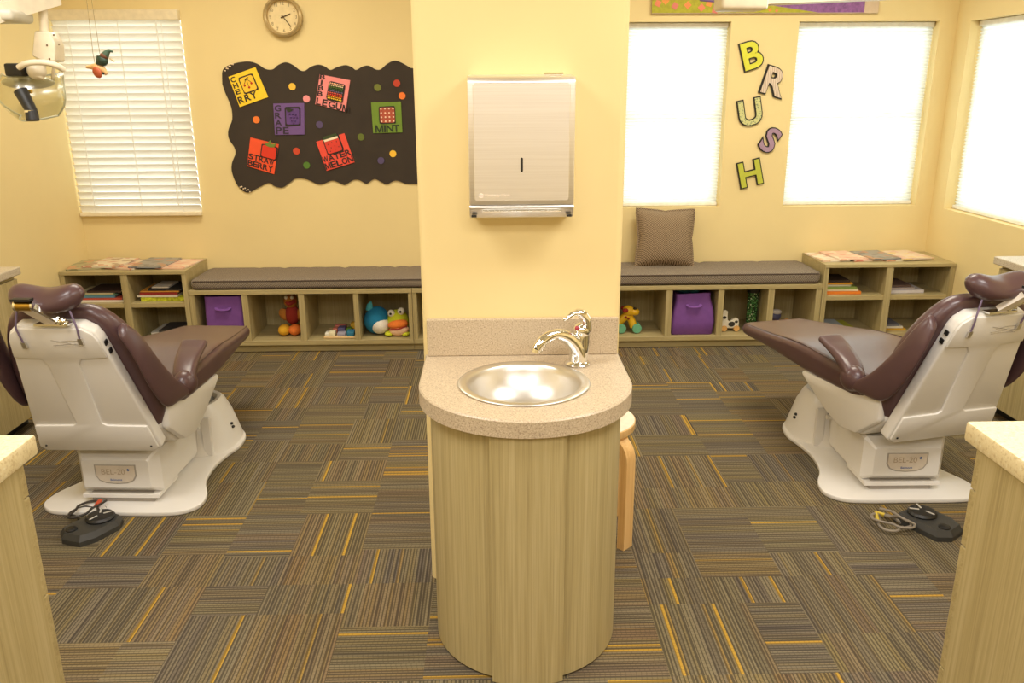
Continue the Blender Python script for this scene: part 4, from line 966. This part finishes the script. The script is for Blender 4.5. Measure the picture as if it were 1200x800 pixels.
# ------------------------------------------------------------------ dental chairs
def dental_chair(label, loc, base_yaw, up_yaw, P1, bracket_side, sub_label):
    root = thing('dental_chair', label, 'dental chair', (loc[0], loc[1], 0), -math.radians(base_yaw), 'dental chairs')
    U = Matrix.Rotation(-math.radians(up_yaw-base_yaw), 4, 'Z')
    def part(mb, name, m, parent=None, upper=False, **k):
        if upper: mb.bm.transform(U)
        return mb.obj(name, m, parent or root, world=False, **k)
    # floor plate
    half = [(0, -.285), (.16, -.285), (.25, -.27), (.298, -.215), (.292, -.13), (.245, -.02), (.228, .12), (.242, .24), (.262, .34), (.24, .46), (.15, .55), (0, .58)]
    pts = catmull([V(a, b, .001) for a, b in half] + [V(-a, b, .001) for a, b in half[-2:0:-1]], 4)
    part(MB().prism(pts, (0, 0, .018), .004, 2), 'base_plate', SHELL, sharp=50)
    # front pump mound with an open scoop on top
    def oval(hw, hl, yc, z, n=40, p=2.6):
        o = []
        for k in range(n):
            a = 2*PI*k/n; c, s = math.cos(a), math.sin(a)
            o.append(V(hw*math.copysign(abs(c)**(2/p), c), yc+hl*math.copysign(abs(s)**(2/p), s), z))
        return o
    mb = MB(); mb.loft([oval(.245, .20, .37, .018), oval(.236, .19, .37, .05), oval(.208, .162, .37, .15), oval(.182, .138, .37, .205), oval(.170, .128, .37, .216), oval(.154, .113, .37, .214), oval(.134, .097, .37, .170), oval(.12, .087, .37, .165)])
    part(mb, 'pump_cover', SHELL, sharp=40)
    part(MB().prism([p+V(0, 0, .0) for p in oval(.144, .106, .37, .192)], (0, 0, .006)), 'scoop_insert', GREYM)
    for sx in (-1, 1): part(MB().box(min(sx*.150, sx*.188), max(sx*.150, sx*.188), .205, .225, .02, .19, .003), 'pump_cover_flange', SHELL)
    for sx in (-1, 1):
        mb = MB(); mb.ball((sx*.226, .36, .09), (.008, .010, .006), 10, 8); mb.ball((sx*.221, .36, .105), (.008, .010, .006), 10, 8); part(mb, 'cable_socket', BLACK)
    # sloping lift-link housing
    mb = MB(); mb.prism([V(-.126, -.18, .03), V(-.126, -.155, .205), V(-.126, .22, .195), V(-.126, .26, .17), V(-.126, .26, .03)], (.252, 0, 0), .008, 2); part(mb, 'lift_housing', SHELL)
    for sx in (-1, 1): part(MB().box(sx*.129-.002, sx*.129+.002, -.13, .19, .045, .178, .0015), 'side_cover', SHELL)
    for sx in (-1, 1): part(MB().tube([(sx*.14, .13, .185), (sx*.178, .13, .185)], .011, 12), 'release_pin', SHELL)
    part(MB().box(-.132, .132, .225, .235, .03, .196, .001), 'joint_strip', BLACK)  # thin black band around the lift housing where it meets the pump cover
    # rear control box with its badge
    mb = MB()
    def sec(y, hw, z0, z1, c): return [V(u, y, v) for u, v in ((hw-c, z1), (-hw+c, z1), (-hw, z1-c), (-hw, z0+c), (-hw+c, z0), (hw-c, z0), (hw, z0+c), (hw, z1-c))]
    mb.loft([sec(-.225, .125, .088, .200, .006), sec(-.185, .155, .056, .235, .010), sec(-.05, .155, .056, .235, .010)]); part(mb, 'control_box', SHELL, sharp=20)
    part(MB().box(-.143, .143, -.0495, -.040, .05, .222), 'box_seam', BLACK)
    part(MB().box(-.118, .118, -.20, -.05, .018, .056), 'box_pedestal', SHELLG)
    part(MB().box(-.145, .145, -.215, -.04, .040, .0555, .001), 'pedestal_skirt', SHELL)
    bo = [(.078, .182), (-.078, .182), (-.078, .138), (-.066, .118), (-.04, .107), (0, .104), (.04, .107), (.066, .118), (.078, .138)]
    bd = part(MB().prism([V(u, -.2251, v) for u, v in bo], (0, -.002, 0), .0008), 'model_badge', SHELLG)
    part(MB().prism([V(u*.93, -.2271, .145+(v-.145)*.9) for u, v in bo], (0, -.001, 0)), 'badge_face', plain('badge_cream', srgb(214, 202, 186), .4), bd)
    mb = MB(); fr_ = frame((-.002, -.2283, .154), (1, 0, 0), (0, 0, 1), (0, -1, 0)); add_text(mb, 'BEL-20', frame((-.008, -.2283, .154), (1, 0, 0), (0, 0, 1), (0, -1, 0)), .03, .0006, .0, fit=(.088, .022)); part(mb, 'model_lettering', plain('bronze_print', srgb(178, 160, 136), .5), bd)
    mb = MB(); add_text(mb, '+', frame((.049, -.2283, .162), (1, 0, 0), (0, 0, 1), (0, -1, 0)), .03, .0006, .004, fit=(.010, .010)); add_text(mb, 'Belmont', frame((.0, -.2283, .122), (1, 0, 0), (0, 0, 1), (0, -1, 0)), .03, .0006, .0, fit=(.044, .008)); part(mb, 'blue_print', plain('blue_print', srgb(70, 100, 160), .5), bd)

    # --- upper chair (turns on the base)
    # underframe that carries the seat
    prof = [(.235, .375), (.21, .392), (-.05, .400), (-.14, .42), (-.262, .425), (-.268, .34), (-.15, .245), (-.06, .226), (.02, .245), (.17, .325)]
    mb = MB(); mb.prism([V(-.215, a, b) for a, b in prof], (.43, 0, 0), .014, 3); part(mb, 'seat_underframe', SHELL, upper=True)
    for sx in (-1, 1):
        mb = MB(); pr2 = [(.232, .370), (.215, .388), (-.10, .398), (-.17, .43), (-.258, .430), (-.262, .345), (-.145, .252), (-.05, .24), (.03, .265), (.17, .335)]
        mb.prism([V(sx*.212, a, b) for a, b in pr2], (sx*.034, 0, 0), .012, 2); part(mb, 'underframe_side', SHELL, upper=True)
        part(MB().box(min(sx*.205, sx*.247), max(sx*.205, sx*.247), -.245, -.185, .42, .462, .006, 2), 'arm_pivot_block', GREYM, upper=True)
    part(MB().cyl((0, -.03, .20), (0, -.03, .25), .10, 32), 'swivel_column', SHELLG, upper=True)
    # seat and leg rest: one long upholstered slab
    mb = MB(); secs = []
    ctl = [(-.25, .20, .405, .46), (-.235, .235, .39, .485), (-.20, .248, .385, .492), (-.02, .252, .383, .480), (.12, .252, .382, .486), (.25, .249, .383, .489), (.36, .240, .383, .480), (.50, .222, .380, .458), (.66, .198, .370, .436), (.80, .178, .356, .418), (.855, .168, .355, .412), (.872, .150, .362, .402)]
    for y, hw, z0, z1 in ctl:
        s_ = []
        for u, v in rrect(0, (z0+z1)/2, hw, (z1-z0)/2, .032, 6):
            crown = .006*(1-(u/hw)**2) if v > (z0+z1)/2 else 0
            s_.append(V(u, y, v+crown))
        secs.append(s_)
    mb.loft(secs); seat = part(mb, 'seat_and_leg_cushion', VINYL, upper=True, sharp=0, sub=1)
    for sx in (-1, 1): part(MB().tube([U @ V(sx*(hw-.018), y, z1-.003) for y, hw, z0, z1 in ctl[2:-1]], .0022, 6), 'seam', VINYLD, seat)
    # backrest
    P0 = V(0, -.28, .275); P1 = V(0, *P1); D = (P1-P0); Lb = D.length; D.normalize(); N = V(0, D.z, -D.y)     # N points to the foot end
    B = lambda u, t, n: P0 + V(u, 0, 0) + D*(t*Lb) + N*n
    outl = [(.20, 0), (.224, .03), (.150, .90), (.138, .955), (.104, 1.0), (-.104, 1.0), (-.138, .955), (-.150, .90), (-.224, .03), (-.20, 0)]
    mb = MB(); mb.prism([B(u, t, -.010) for u, t in outl], N*.046, .008, 3); shell = part(mb, 'backrest_shell', SHELL, upper=True)
    # raised top band, stem and foot of the moulding
    ri = [(.196, .005), (.215, .04), (.200, .22), (.060, .225), (.045, .245), (.052, .72), (.066, .765), (.156, .775), (.146, .90), (.134, .95), (.102, .99), (-.102, .99), (-.134, .95), (-.146, .90), (-.156, .775), (-.066, .765), (-.052, .72), (-.045, .245), (-.060, .225), (-.200, .22), (-.215, .04), (-.196, .005)]
    mb = MB(); mb.prism([B(u, t, -.008) for u, t in ri], N*-.010, .004, 2); part(mb, 'raised_moulding', SHELL, shell, upper=True)
    for sx in (-1, 1):
        for t in (.86, .80): mb = MB(); mb.prism([B(sx*(.151+(.90-t)*.085)-.0, t+q, -.006+r_) for q, r_ in ((-.016, .006), (.016, .006), (.016, .022), (-.016, .022))], (sx*.004, 0, 0)); part(mb, 'side_slot', BLACK, shell, upper=True)
    for sx in (-1, 1): part(MB().ball(B(sx*.19, .05, -.0185), .004, 8, 6), 'screw', BLACK, shell, upper=True)
    # embossed mark near the top of the shell
    mb = MB()
    o_ = B(.045, .885, -.0182)
    for k, (a, b, c_, d_) in enumerate([(-.05, .014, .052, -.014), (-.05, -.008, .05, -.002), (-.034, .006, .046, .012), (-.046, -.014, .044, -.013)]):
        mb.tube([o_+V(a, 0, 0)+D*b, o_+V((a+c_)/2, 0, 0)+D*((b+d_)/2+.003), o_+V(c_, 0, 0)+D*d_], .0011, 6)
    part(mb, 'embossed_mark', SHELLG, shell, upper=True)
    # back cushion
    mb = MB(); secs = []
    for t, hw, n0, n1 in ((.06, .17, .04, .085), (.09, .215, .036, .112), (.2, .238, .034, .125), (.4, .247, .034, .13), (.6, .242, .034, .13), (.78, .222, .034, .125), (.92, .190, .032, .112), (1.0, .160, .034, .10), (1.045, .128, .042, .085), (1.06, .09, .05, .075)):
        s_ = [B(u, t, v) for u, v in rrect(0, (n0+n1)/2, hw, (n1-n0)/2, .04, 6)]; secs.append(s_)
    mb.loft(secs); bk = part(mb, 'back_cushion', VINYL, upper=True, sharp=0, sub=1)
    # arm slings: a padded sheet down each side that ends in a rolled arm pad
    for sx in (-1, 1):
        def ln(pts): return catmull([V(sx*a, b, c) for a, b, c in pts], 4, False)
        outer = ln([(.205, -.415+P1.y+.47, .785), (.235, -.37, .735), (.256, -.30, .62), (.268, -.215, .520), (.270, -.115, .452), (.262, -.07, .448)])
        inner = ln([(.212, -.45+P1.y+.47, .745), (.240, -.43, .66), (.252, -.385, .55), (.256, -.30, .44), (.256, -.21, .425), (.254, -.14, .425)])
        secs = []
        for a, b in zip(outer, inner):
            w = (a-b); nn = V(sx, 0, 0); th = .015; s_ = []
            for k in range(12):
                an = 2*PI*k/12; s_.append((a+b)/2 + w*.5*math.cos(an) + nn*th*math.sin(an))
            secs.append(s_)
        sl = part(MB().loft(secs), 'arm_sling', VINYL, upper=True, sharp=0, sub=1)
        pth = catmull([V(sx*.252, -.125, .462), V(sx*.240, -.08, .490), V(sx*.224, -.01, .518), V(sx*.212, .07, .540), V(sx*.205, .125, .552)], 5, False)
        secs = []
        for i, p in enumerate(pth):
            q = i/(len(pth)-1); hw = .042+.012*q; hh = .040-.026*min(1, q*1.4)
            if i in (0, len(pth)-1): hw *= .82; hh *= .75
            secs.append([p+V(u, 0, v) for u, v in rrect(0, 0, hw, hh, .013+.016*(1-q), 4)])
        ap = part(MB().loft(secs), 'arm_pad', VINYL, upper=True, sharp=0, sub=1)
        part(MB().ball((sx*.252, -.108, .462), (.042, .056, .050), 20, 14), 'arm_roll', VINYL, upper=True, sharp=0)
    # headrest pillow with its chrome bracket
    hc = P1 + D*.085 + V(0, .03, 0)
    mb = MB(); secs = []
    for k in range(13):
        u = -1+2*k/12; s_ = []
        env = math.sqrt(max(.0, 1-abs(u)**4)); hh = (.034+.018*abs(u)**1.2)*max(env, .12); dd = .058*max(env, .12)
        for q in range(16):
            an = 2*PI*q/16; s_.append(hc + V(u*.122, 0, 0) + D*(hh*math.sin(an)+.016*abs(u)**2) + N*(dd*math.cos(an)+.02*abs(u)**2))
        secs.append(s_)
    mb.loft(secs); hr = part(mb, 'headrest', VINYL, upper=True, sharp=0, sub=1)
    bs = bracket_side
    a = P1+V(bs*.03, -.005, -.005); b = hc+V(bs*-.052, 0, 0)+D*-.02-N*.09 if bs > 0 else hc+V(.04, 0, 0)-N*.075-D*.0
    if bs > 0: b = P1 + V(-.028, -.062, .074); a = P1+V(.022, -.014, .010)
    else: b = P1 + V(.050, -.062, .072); a = P1+V(-.008, -.014, .010)
    mb = MB(); d_ = (b-a).normalized(); s1 = V(1, 0, 0); s1 = (s1-d_*s1.dot(d_)).normalized(); s2 = d_.cross(s1)
    mb.loft([[p+s1*.016*x+s2*.010*y for x, y in ((1,1),(-1,1),(-1,-1),(1,-1))] for p in (a, b)]); part(mb, 'headrest_bracket', plain('white_enamel', srgb(220, 210, 196), .3), hr, upper=True)
    mb = MB(); mb.loft([[p+s1*(.016*x+.024)+s2*.009*y for x, y in ((.3,1),(-.3,1),(-.3,-1),(.3,-1))] for p in (a, b)]); part(mb, 'bracket_bar', CHROME, hr, upper=True)
    mb = MB(); w0, w1 = (-.027, .027) if bs > 0 else (-.015, .085); mb.tube([b+V(w0, 0, .004), b+V(w1, 0, .004)], .017, 20); part(mb, 'adjuster_barrel', BRASS if bs > 0 else CHROME, hr, upper=True)
    for u in (w0-.004, w1-.003): part(MB().tube([b+V(u, 0, .004), b+V(u+.007, 0, .004)], .0185, 20), 'barrel_cap', CHROME, hr, upper=True)
    mb = MB(); mb.loft([[b+V(.03*x, -.012+.012*y, .022+z) for x, y in ((1,1),(-1,1),(-1,-1),(1,-1))] for z in (0, .008)]); part(mb, 'lock_lever', BLACK, hr, upper=True)
    mb = MB(); mb.ball(a+V(.03, -.004, .004), (.016, .012, .016)); mb.tube([a+V(.03, 0, .004), a+V(.06, -.012, .006)], .005, 8); part(mb, 'clamp_knob', CHROME, hr, upper=True)
    part(MB().loft([[P1+V(bs*.02 if bs > 0 else 0, 0, 0)+V(.055*x, -.010+.018*y, .002+z) for x, y in ((1,1),(-1,1),(-1,-1),(1,-1))] for z in (0, .006)]), 'clamp_plate', CHROME, hr, upper=True)
    # bib-clip cord hanging from behind the headrest
    PUR = plain('violet_grey_cord', srgb(120, 104, 132), .5)
    for sx, t0 in ((-1, .90), (1, .93)):
        if bs < 0 and sx > 0: pass
        top_ = hc + V(sx*.085, 0, 0) - D*.02 - N*.03
        q = B(sx*.095, t0, -.024)
        mb = MB(); mb.tube(catmull([top_, B(sx*.098, 1.01, -.02), B(sx*.097, .96, -.024), q], 5, False), .0032, 8); cdp = part(mb, 'bib_clip_cord', PUR, upper=True)
        mb = MB(); mb.loft([[q+V(.007*x, -.004*y, 0)-D*z for x, y in ((1,1),(-1,1),(-1,-1),(1,-1))] for z in (0, .024)]); part(mb, 'bib_clip', STEEL, cdp, upper=True)
    return root
dental_chair('plum dental chair on the left with a brass headrest barrel, facing the bench', (-1.40, 3.05), 3, 3, (-.47, .79), 1, '')
dental_chair('plum dental chair on the right with a chrome headrest barrel, turned towards the pillar', (1.565, 3.05), 1, -13, (-.455, .79), -1, '')

# ------------------------------------------------------------------ foot controls
def pedal(label, ctr, rz, flip, cordcol, tie):
    root = thing('foot_control', label, 'foot pedal', (ctr[0], ctr[1], 0), rz, 'foot controls on the carpet')
    o_ = [(-.085, .11), (.05, .11), (.085, .06), (.085, -.06), (.06, -.12), (-.03, -.135), (-.085, -.10)]
    o_ = [(a*flip*.84, b*.80) for a, b in o_]
    if flip < 0: o_ = o_[::-1]
    n = len(o_)
    mb = MB(); mb.loft([[V(a, b, .001) for a, b in o_], [V(a, b, .018) for a, b in o_], [V(a*.86, b*.88, .038) for a, b in o_]]); mb.obj('housing', DKGREY, root, world=False, sharp=25)
    m2 = MB(); m2.lathe([(0, .038), (.048, .038), (.050, .044), (.044, .052), (0, .054)], 32, (0, .03, 0)); d = m2.obj('pedal_disc', BLACK, root, world=False)
    mb = MB()
    for a in (.4, 1.6, 2.9): mb.box(-.003, .003, .012, .044, .0535, .0555, mat=Matrix.Translation((0, .03, 0)) @ Matrix.Rotation(a*2, 4, 'Z'))
    mb.obj('disc_marks', colour(190, 186, 176), d, world=False)
    mb = MB(); mb.lathe([(0, .036), (.02, .036), (.02, .042), (.014, .046), (0, .046)], 20, (-.02*flip, -.07, 0)); mb.obj('button', BLACK, root, world=False)
    mb = MB(); q = []
    rng = random.Random(5)
    for i in range(26):
        a = i*.55; r_ = .05+.016*math.sin(i*1.3); q.append(V(-.12*flip-.0+r_*math.cos(a)*.9, .06+r_*math.sin(a)*1.2, .007+.0012*i+.006*abs(math.sin(i))))
    q = [V(-.07*flip, .09, .02)] + q
    mb.tube(catmull(q, 4, False), .0045, 8); cdd = mb.obj('coiled_cord', plain('cord_%s' % tie, cordcol, .5), root, world=False)
    mb = MB(); mb.tube([(-.125*flip-.012, .105, .008), (-.125*flip, .125, .034), (-.125*flip+.012, .10, .03)], .008, 8); mb.obj('cable_tie', colour(206, 84, 50) if tie == 'dark' else colour(206, 180, 60), cdd, world=False)
L1 = at(106, 618, z=0); pedal('dark grey foot control with a black cord and red tie by the left dental chair', (L1.x+.028, L1.y-.028), math.radians(-28), 1, srgb(60, 54, 48), 'dark')
R1 = at(1086, 612, z=0); pedal('dark grey foot control with a pale grey coiled cord by the right dental chair', (R1.x-.01, R1.y-.03), math.radians(28), 1, srgb(140, 130, 116), 'pale')

# ------------------------------------------------------------------ overhead dental light, left
YLt = 2.6
lp = lambda u, v, dy=0: at(u, v, y=YLt+dy)
CRM = plain('cream_enamel', srgb(238, 226, 200), .35)
root = thing('dental_light', 'cream overhead dental light with a clear shield in the upper left corner', 'dental light', lp(32, 140))
a, b = lp(6, 12, -.1), lp(62, -4, .05)
mb = MB(); d = (b-a).normalized(); up = V(0, 0, 1); s_ = d.cross(up).normalized()
mb.loft([[p+s_*.03*x+up*.024*y for x, y in ((1,1),(-1,1),(-1,-1),(1,-1))] for p in (a-d*.5, b)]); arm = mb.obj('overhead_arm', CRM, root); e_ = a-d*.46; MB().tube([e_, V(e_.x, e_.y, ZC)], .03, 20).obj('ceiling_post', CRM, root)
mb = MB(); g0, g1 = lp(12, 26, -.08), lp(30, 24, -.08); mb.box(g0.x-.12, g1.x+.002, YLt-.15, YLt-.03, g0.z-.002, g0.z+.03, .012, 3); mb.obj('arm_end_cap', plain('pale_grey_plastic', srgb(206, 200, 180), .4), arm)
mb = MB(); mb.tube([lp(48, -30), lp(52, 37)], .0125, 20); mb.obj('drop_tube', CRM, root)
mb = MB(); p = [lp(u, v) for u, v in ((46, 37), (63, 38), (70, 52), (71, 72), (58, 73), (43, 66))]; mb.prism([q+V(0, -.028, 0) for q in p], (0, .056, 0), .003, 1); bx = mb.obj('joint_housing', CRM, root)
mb = MB()
for u, v in ((63, 41), (55, 53), (69, 52), (58, 69)): q = lp(u, v, -.029); mb.ball(q, (.003, .002, .003), 8, 6)
mb.obj('screws', colour(120, 100, 70), bx)
mb = MB(); mb.tube(catmull([lp(58, 60), lp(50, 70), lp(46, 80, -.01), lp(44, 92, -.02)], 4, False), [.016]*13, 14); mb.ball(lp(43, 83, -.012), (.026, .03, .026)); mb.obj('yoke', CRM, root)
mb = MB(); mb.tube(catmull([lp(22, 79, -.06), lp(32, 74, -.07), lp(50, 73, -.07), lp(64, 76, -.06), lp(75, 82, -.04)], 5, False), .0085, 12); mb.obj('aiming_handle', CRM, root)
mb = MB(); mb.tube([lp(63, 76, .03), lp(62, 94, .03)], .005, 8); mb.obj('shield_strut', CRM, root)
# curved clear shield (dish) around the lamp body
c0 = lp(29, 111); t = bmesh.new(); rows = []
for i in range(9):
    v = -1+2*i/8; row = []
    for j in range(13):
        u = -1+2*j/12; w = .102*(1-.10*abs(v)**2-.35*max(0, v)**2); row.append(t.verts.new((c0.x+u*w, c0.y-.05+.085*(u*u)+.03*v*v, c0.z-.0-v*.062+.012*(1-u*u)*(-1))))
    rows.append(row)
for i in range(8):
    for j in range(12): t.faces.new((rows[i][j], rows[i][j+1], rows[i+1][j+1], rows[i+1][j]))
mb = MB(); mb._take(t); sh = mb.obj('clear_shield', SHIELD, root, sharp=0)
md = sh.modifiers.new('thickness', 'SOLIDIFY'); md.thickness = .003
mb = MB(); rim_ = [(0, j) for j in range(13)] + [(i, 12) for i in range(1, 9)] + [(8, j) for j in range(11, -1, -1)] + [(i, 0) for i in range(7, 0, -1)]
def shp(i, j):
    v = -1+2*i/8; u = -1+2*j/12; w = .102*(1-.10*abs(v)**2-.35*max(0, v)**2)
    return V(c0.x+u*w, c0.y-.05+.085*(u*u)+.03*v*v, c0.z-v*.062-.012*(1-u*u))
pp = [shp(i, j) for i, j in rim_]; mb.tube(pp+[pp[0]], .0028, 6); mb.obj('shield_edge', plain('frosted_edge', srgb(222, 222, 206), .3), sh)
mb = MB(); mb.ball((c0.x-.01, c0.y+.05, c0.z+.036), (.078, .045, .020), 20, 12); mb.obj('reflector_back', plain('reflector_white', srgb(228, 226, 210), .3), root)
mb = MB(); mb.tube([lp(24, 106, -.11), lp(37, 130, -.12)], [.019, .0155], 16); bm_ = mb.obj('bulb_cover', BLACK, root)
mb = MB(); mb.tube([lp(36.5, 128.5, -.12), lp(38.5, 141, -.125)], [.0165, .0175], 16); mb.obj('bulb_cap', BLACK, bm_)
mb = MB(); mb.tube([lp(36.2, 129, -.12), lp(36.6, 131.5, -.12)], .0178, 16); mb.obj('cap_ring', CHROME, bm_)
mb = MB(); q = lp(20, 82, -.02); mb.box(q.x-.022, q.x+.028, q.y-.03, q.y+.03, q.z-.018, q.z+.018, .006, 2); mb.obj('switch_block', BLACK, root)
mb = MB(); mb.tube([lp(28, 107, -.09), lp(37, 107, -.09)], .006, 10); mb.obj('brass_pin', BRASS, root)

# overhead light arm on the right, seen from below at the top edge
lq = lambda u, v, dy=0: at(u, v, y=2.6+dy)
root = thing('light_arm', 'white overhead light arm crossing the top edge in front of the canvas', 'light arm', lq(868, 13))
a, b = lq(890, 2), lq(1090, -7.5)
mb = MB(); d = (b-a).normalized(); s_ = d.cross(V(0, 0, 1)).normalized(); up = s_.cross(d)
mb.loft([[p+s_*.035*x+up*(.028*y+.018) for x, y in ((1,1),(-1,1),(-1,-1),(1,-1))] for p in (a-d*.1, b)]); mb.obj('beam', CRM, root)
p0, p1 = lq(840, 12.5), lq(894, 10.5)
mb = MB(); mb.box(p0.x, p1.x, 2.55, 2.65, p0.z-.001, p0.z+.10, .012, 3); mb.obj('end_block', CRM, root)
mb = MB(); mb.box(p1.x-.018, p1.x+.004, 2.56, 2.64, p0.z+.001, p0.z+.03, .006, 2); mb.obj('latch', FRAMEW, root)
mb = MB(); mb.tube([b+V(0, 0, .02), (b.x, b.y, ZC-.0)], .03, 20); mb.obj('ceiling_post', CRM, root)

# ------------------------------------------------------------------ hanging ornament by the left window
Yo = 4.2
op = lambda u, v, dy=0: at(u, v, y=Yo+dy)
root = thing('hanging_ornament', 'small hanging figure in a green hat riding an orange-winged creature before the left blind', 'ornament', op(117, 90))
TAN = plain('tan_painted_resin', srgb(222, 176, 120), .5); GRN2 = plain('dark_green_resin', srgb(44, 66, 54), .5)
mb = MB(); mb.tube(catmull([op(101, 78.5), op(107, 78.5), op(113, 79), op(120, 82), op(125, 87)], 4, False), [.006, .007, .008, .009, .011, .013, .016, .019, .021, .021, .020, .019, .017, .015, .012, .010, .008], 12); mb.obj('creature_body', TAN, root)
mb = MB(); mb.ball(op(114, 85, -.02), (.020, .010, .027), rot=Matrix.Rotation(-.5, 3, 'Y')); mb.obj('orange_wing', colour(176, 84, 46), root)
mb = MB(); mb.ball(op(121, 86, -.022), .006); mb.obj('eye', BLACK, root)
mb = MB(); mb.ball(op(120, 71), (.026, .024, .026)); mb.tube([op(117, 76), op(118, 66)], .018, 12); mb.obj('rider_body', GRN2, root)
mb = MB(); mb.ball(op(122, 66), (.02, .02, .018)); mb.obj('rider_head', colour(110, 70, 50), root)
mb = MB(); mb.tube(catmull([op(123, 65), op(126, 61), op(129, 59.5), op(132, 61)], 4, False), [.018, .017, .016, .014, .012, .011, .010, .009, .008, .007, .006, .005, .004], 10); mb.obj('pointed_hat', plain('green_hat_resin', srgb(70, 96, 80), .5), root)
mb = MB(); mb.tube([op(128, 68), op(134, 72)], .003, 6); mb.obj('wand', colour(190, 170, 130), root)
zc_ = ZC
tp = op(106, 0)
mb = MB(); mb.tube([op(117, 63), V(tp.x, Yo, ZC-.001)], .0012, 6); mb.tube([op(109, 63), V(tp.x, Yo, ZC-.001)], .0012, 6); mb.tube([op(109, 63), op(112, 78)], .0012, 6); mb.obj('hanging_thread', plain('thread', srgb(150, 130, 90), .6), root)

# ------------------------------------------------------------------ light
w = bpy.data.worlds.new('daylight'); SC.world = w; w.use_nodes = True
bg = w.node_tree.nodes['Background']; bg.inputs[0].default_value = (.97, 1, .98, 1); bg.inputs[1].default_value = 2.8
def area(name, loc, sx, sy, power, col=(1, .97, .93), rot=(0, 0, 0)):
    l = bpy.data.lights.new(name, 'AREA'); l.shape = 'RECTANGLE'; l.size = sx; l.size_y = sy; l.energy = power; l.color = col
    o = bpy.data.objects.new(name, l); C.objects.link(o); o.location = loc; o.rotation_euler = rot; return o
for x, y, e in [(-1.3, 3.9, 26), (1.4, 3.9, 31), (-1.3, 1.6, 31), (1.4, 1.6, 34), (.1, .1, 29), (-1.3, -.9, 34), (1.4, -.9, 34)]:
    area('ceiling_troffer', (x, y, ZC-.005), 1.15, .55, e, (1, .92, .77) if y > 3 else (1, .97, .93))
vs = SC.view_settings; vs.view_transform = 'Standard'; vs.look = 'None'; vs.exposure = 0; vs.gamma = 1; vs.use_curve_mapping = False
SC.cycles.use_denoising = True
SC.cycles.max_bounces = 10; SC.cycles.transparent_max_bounces = 12
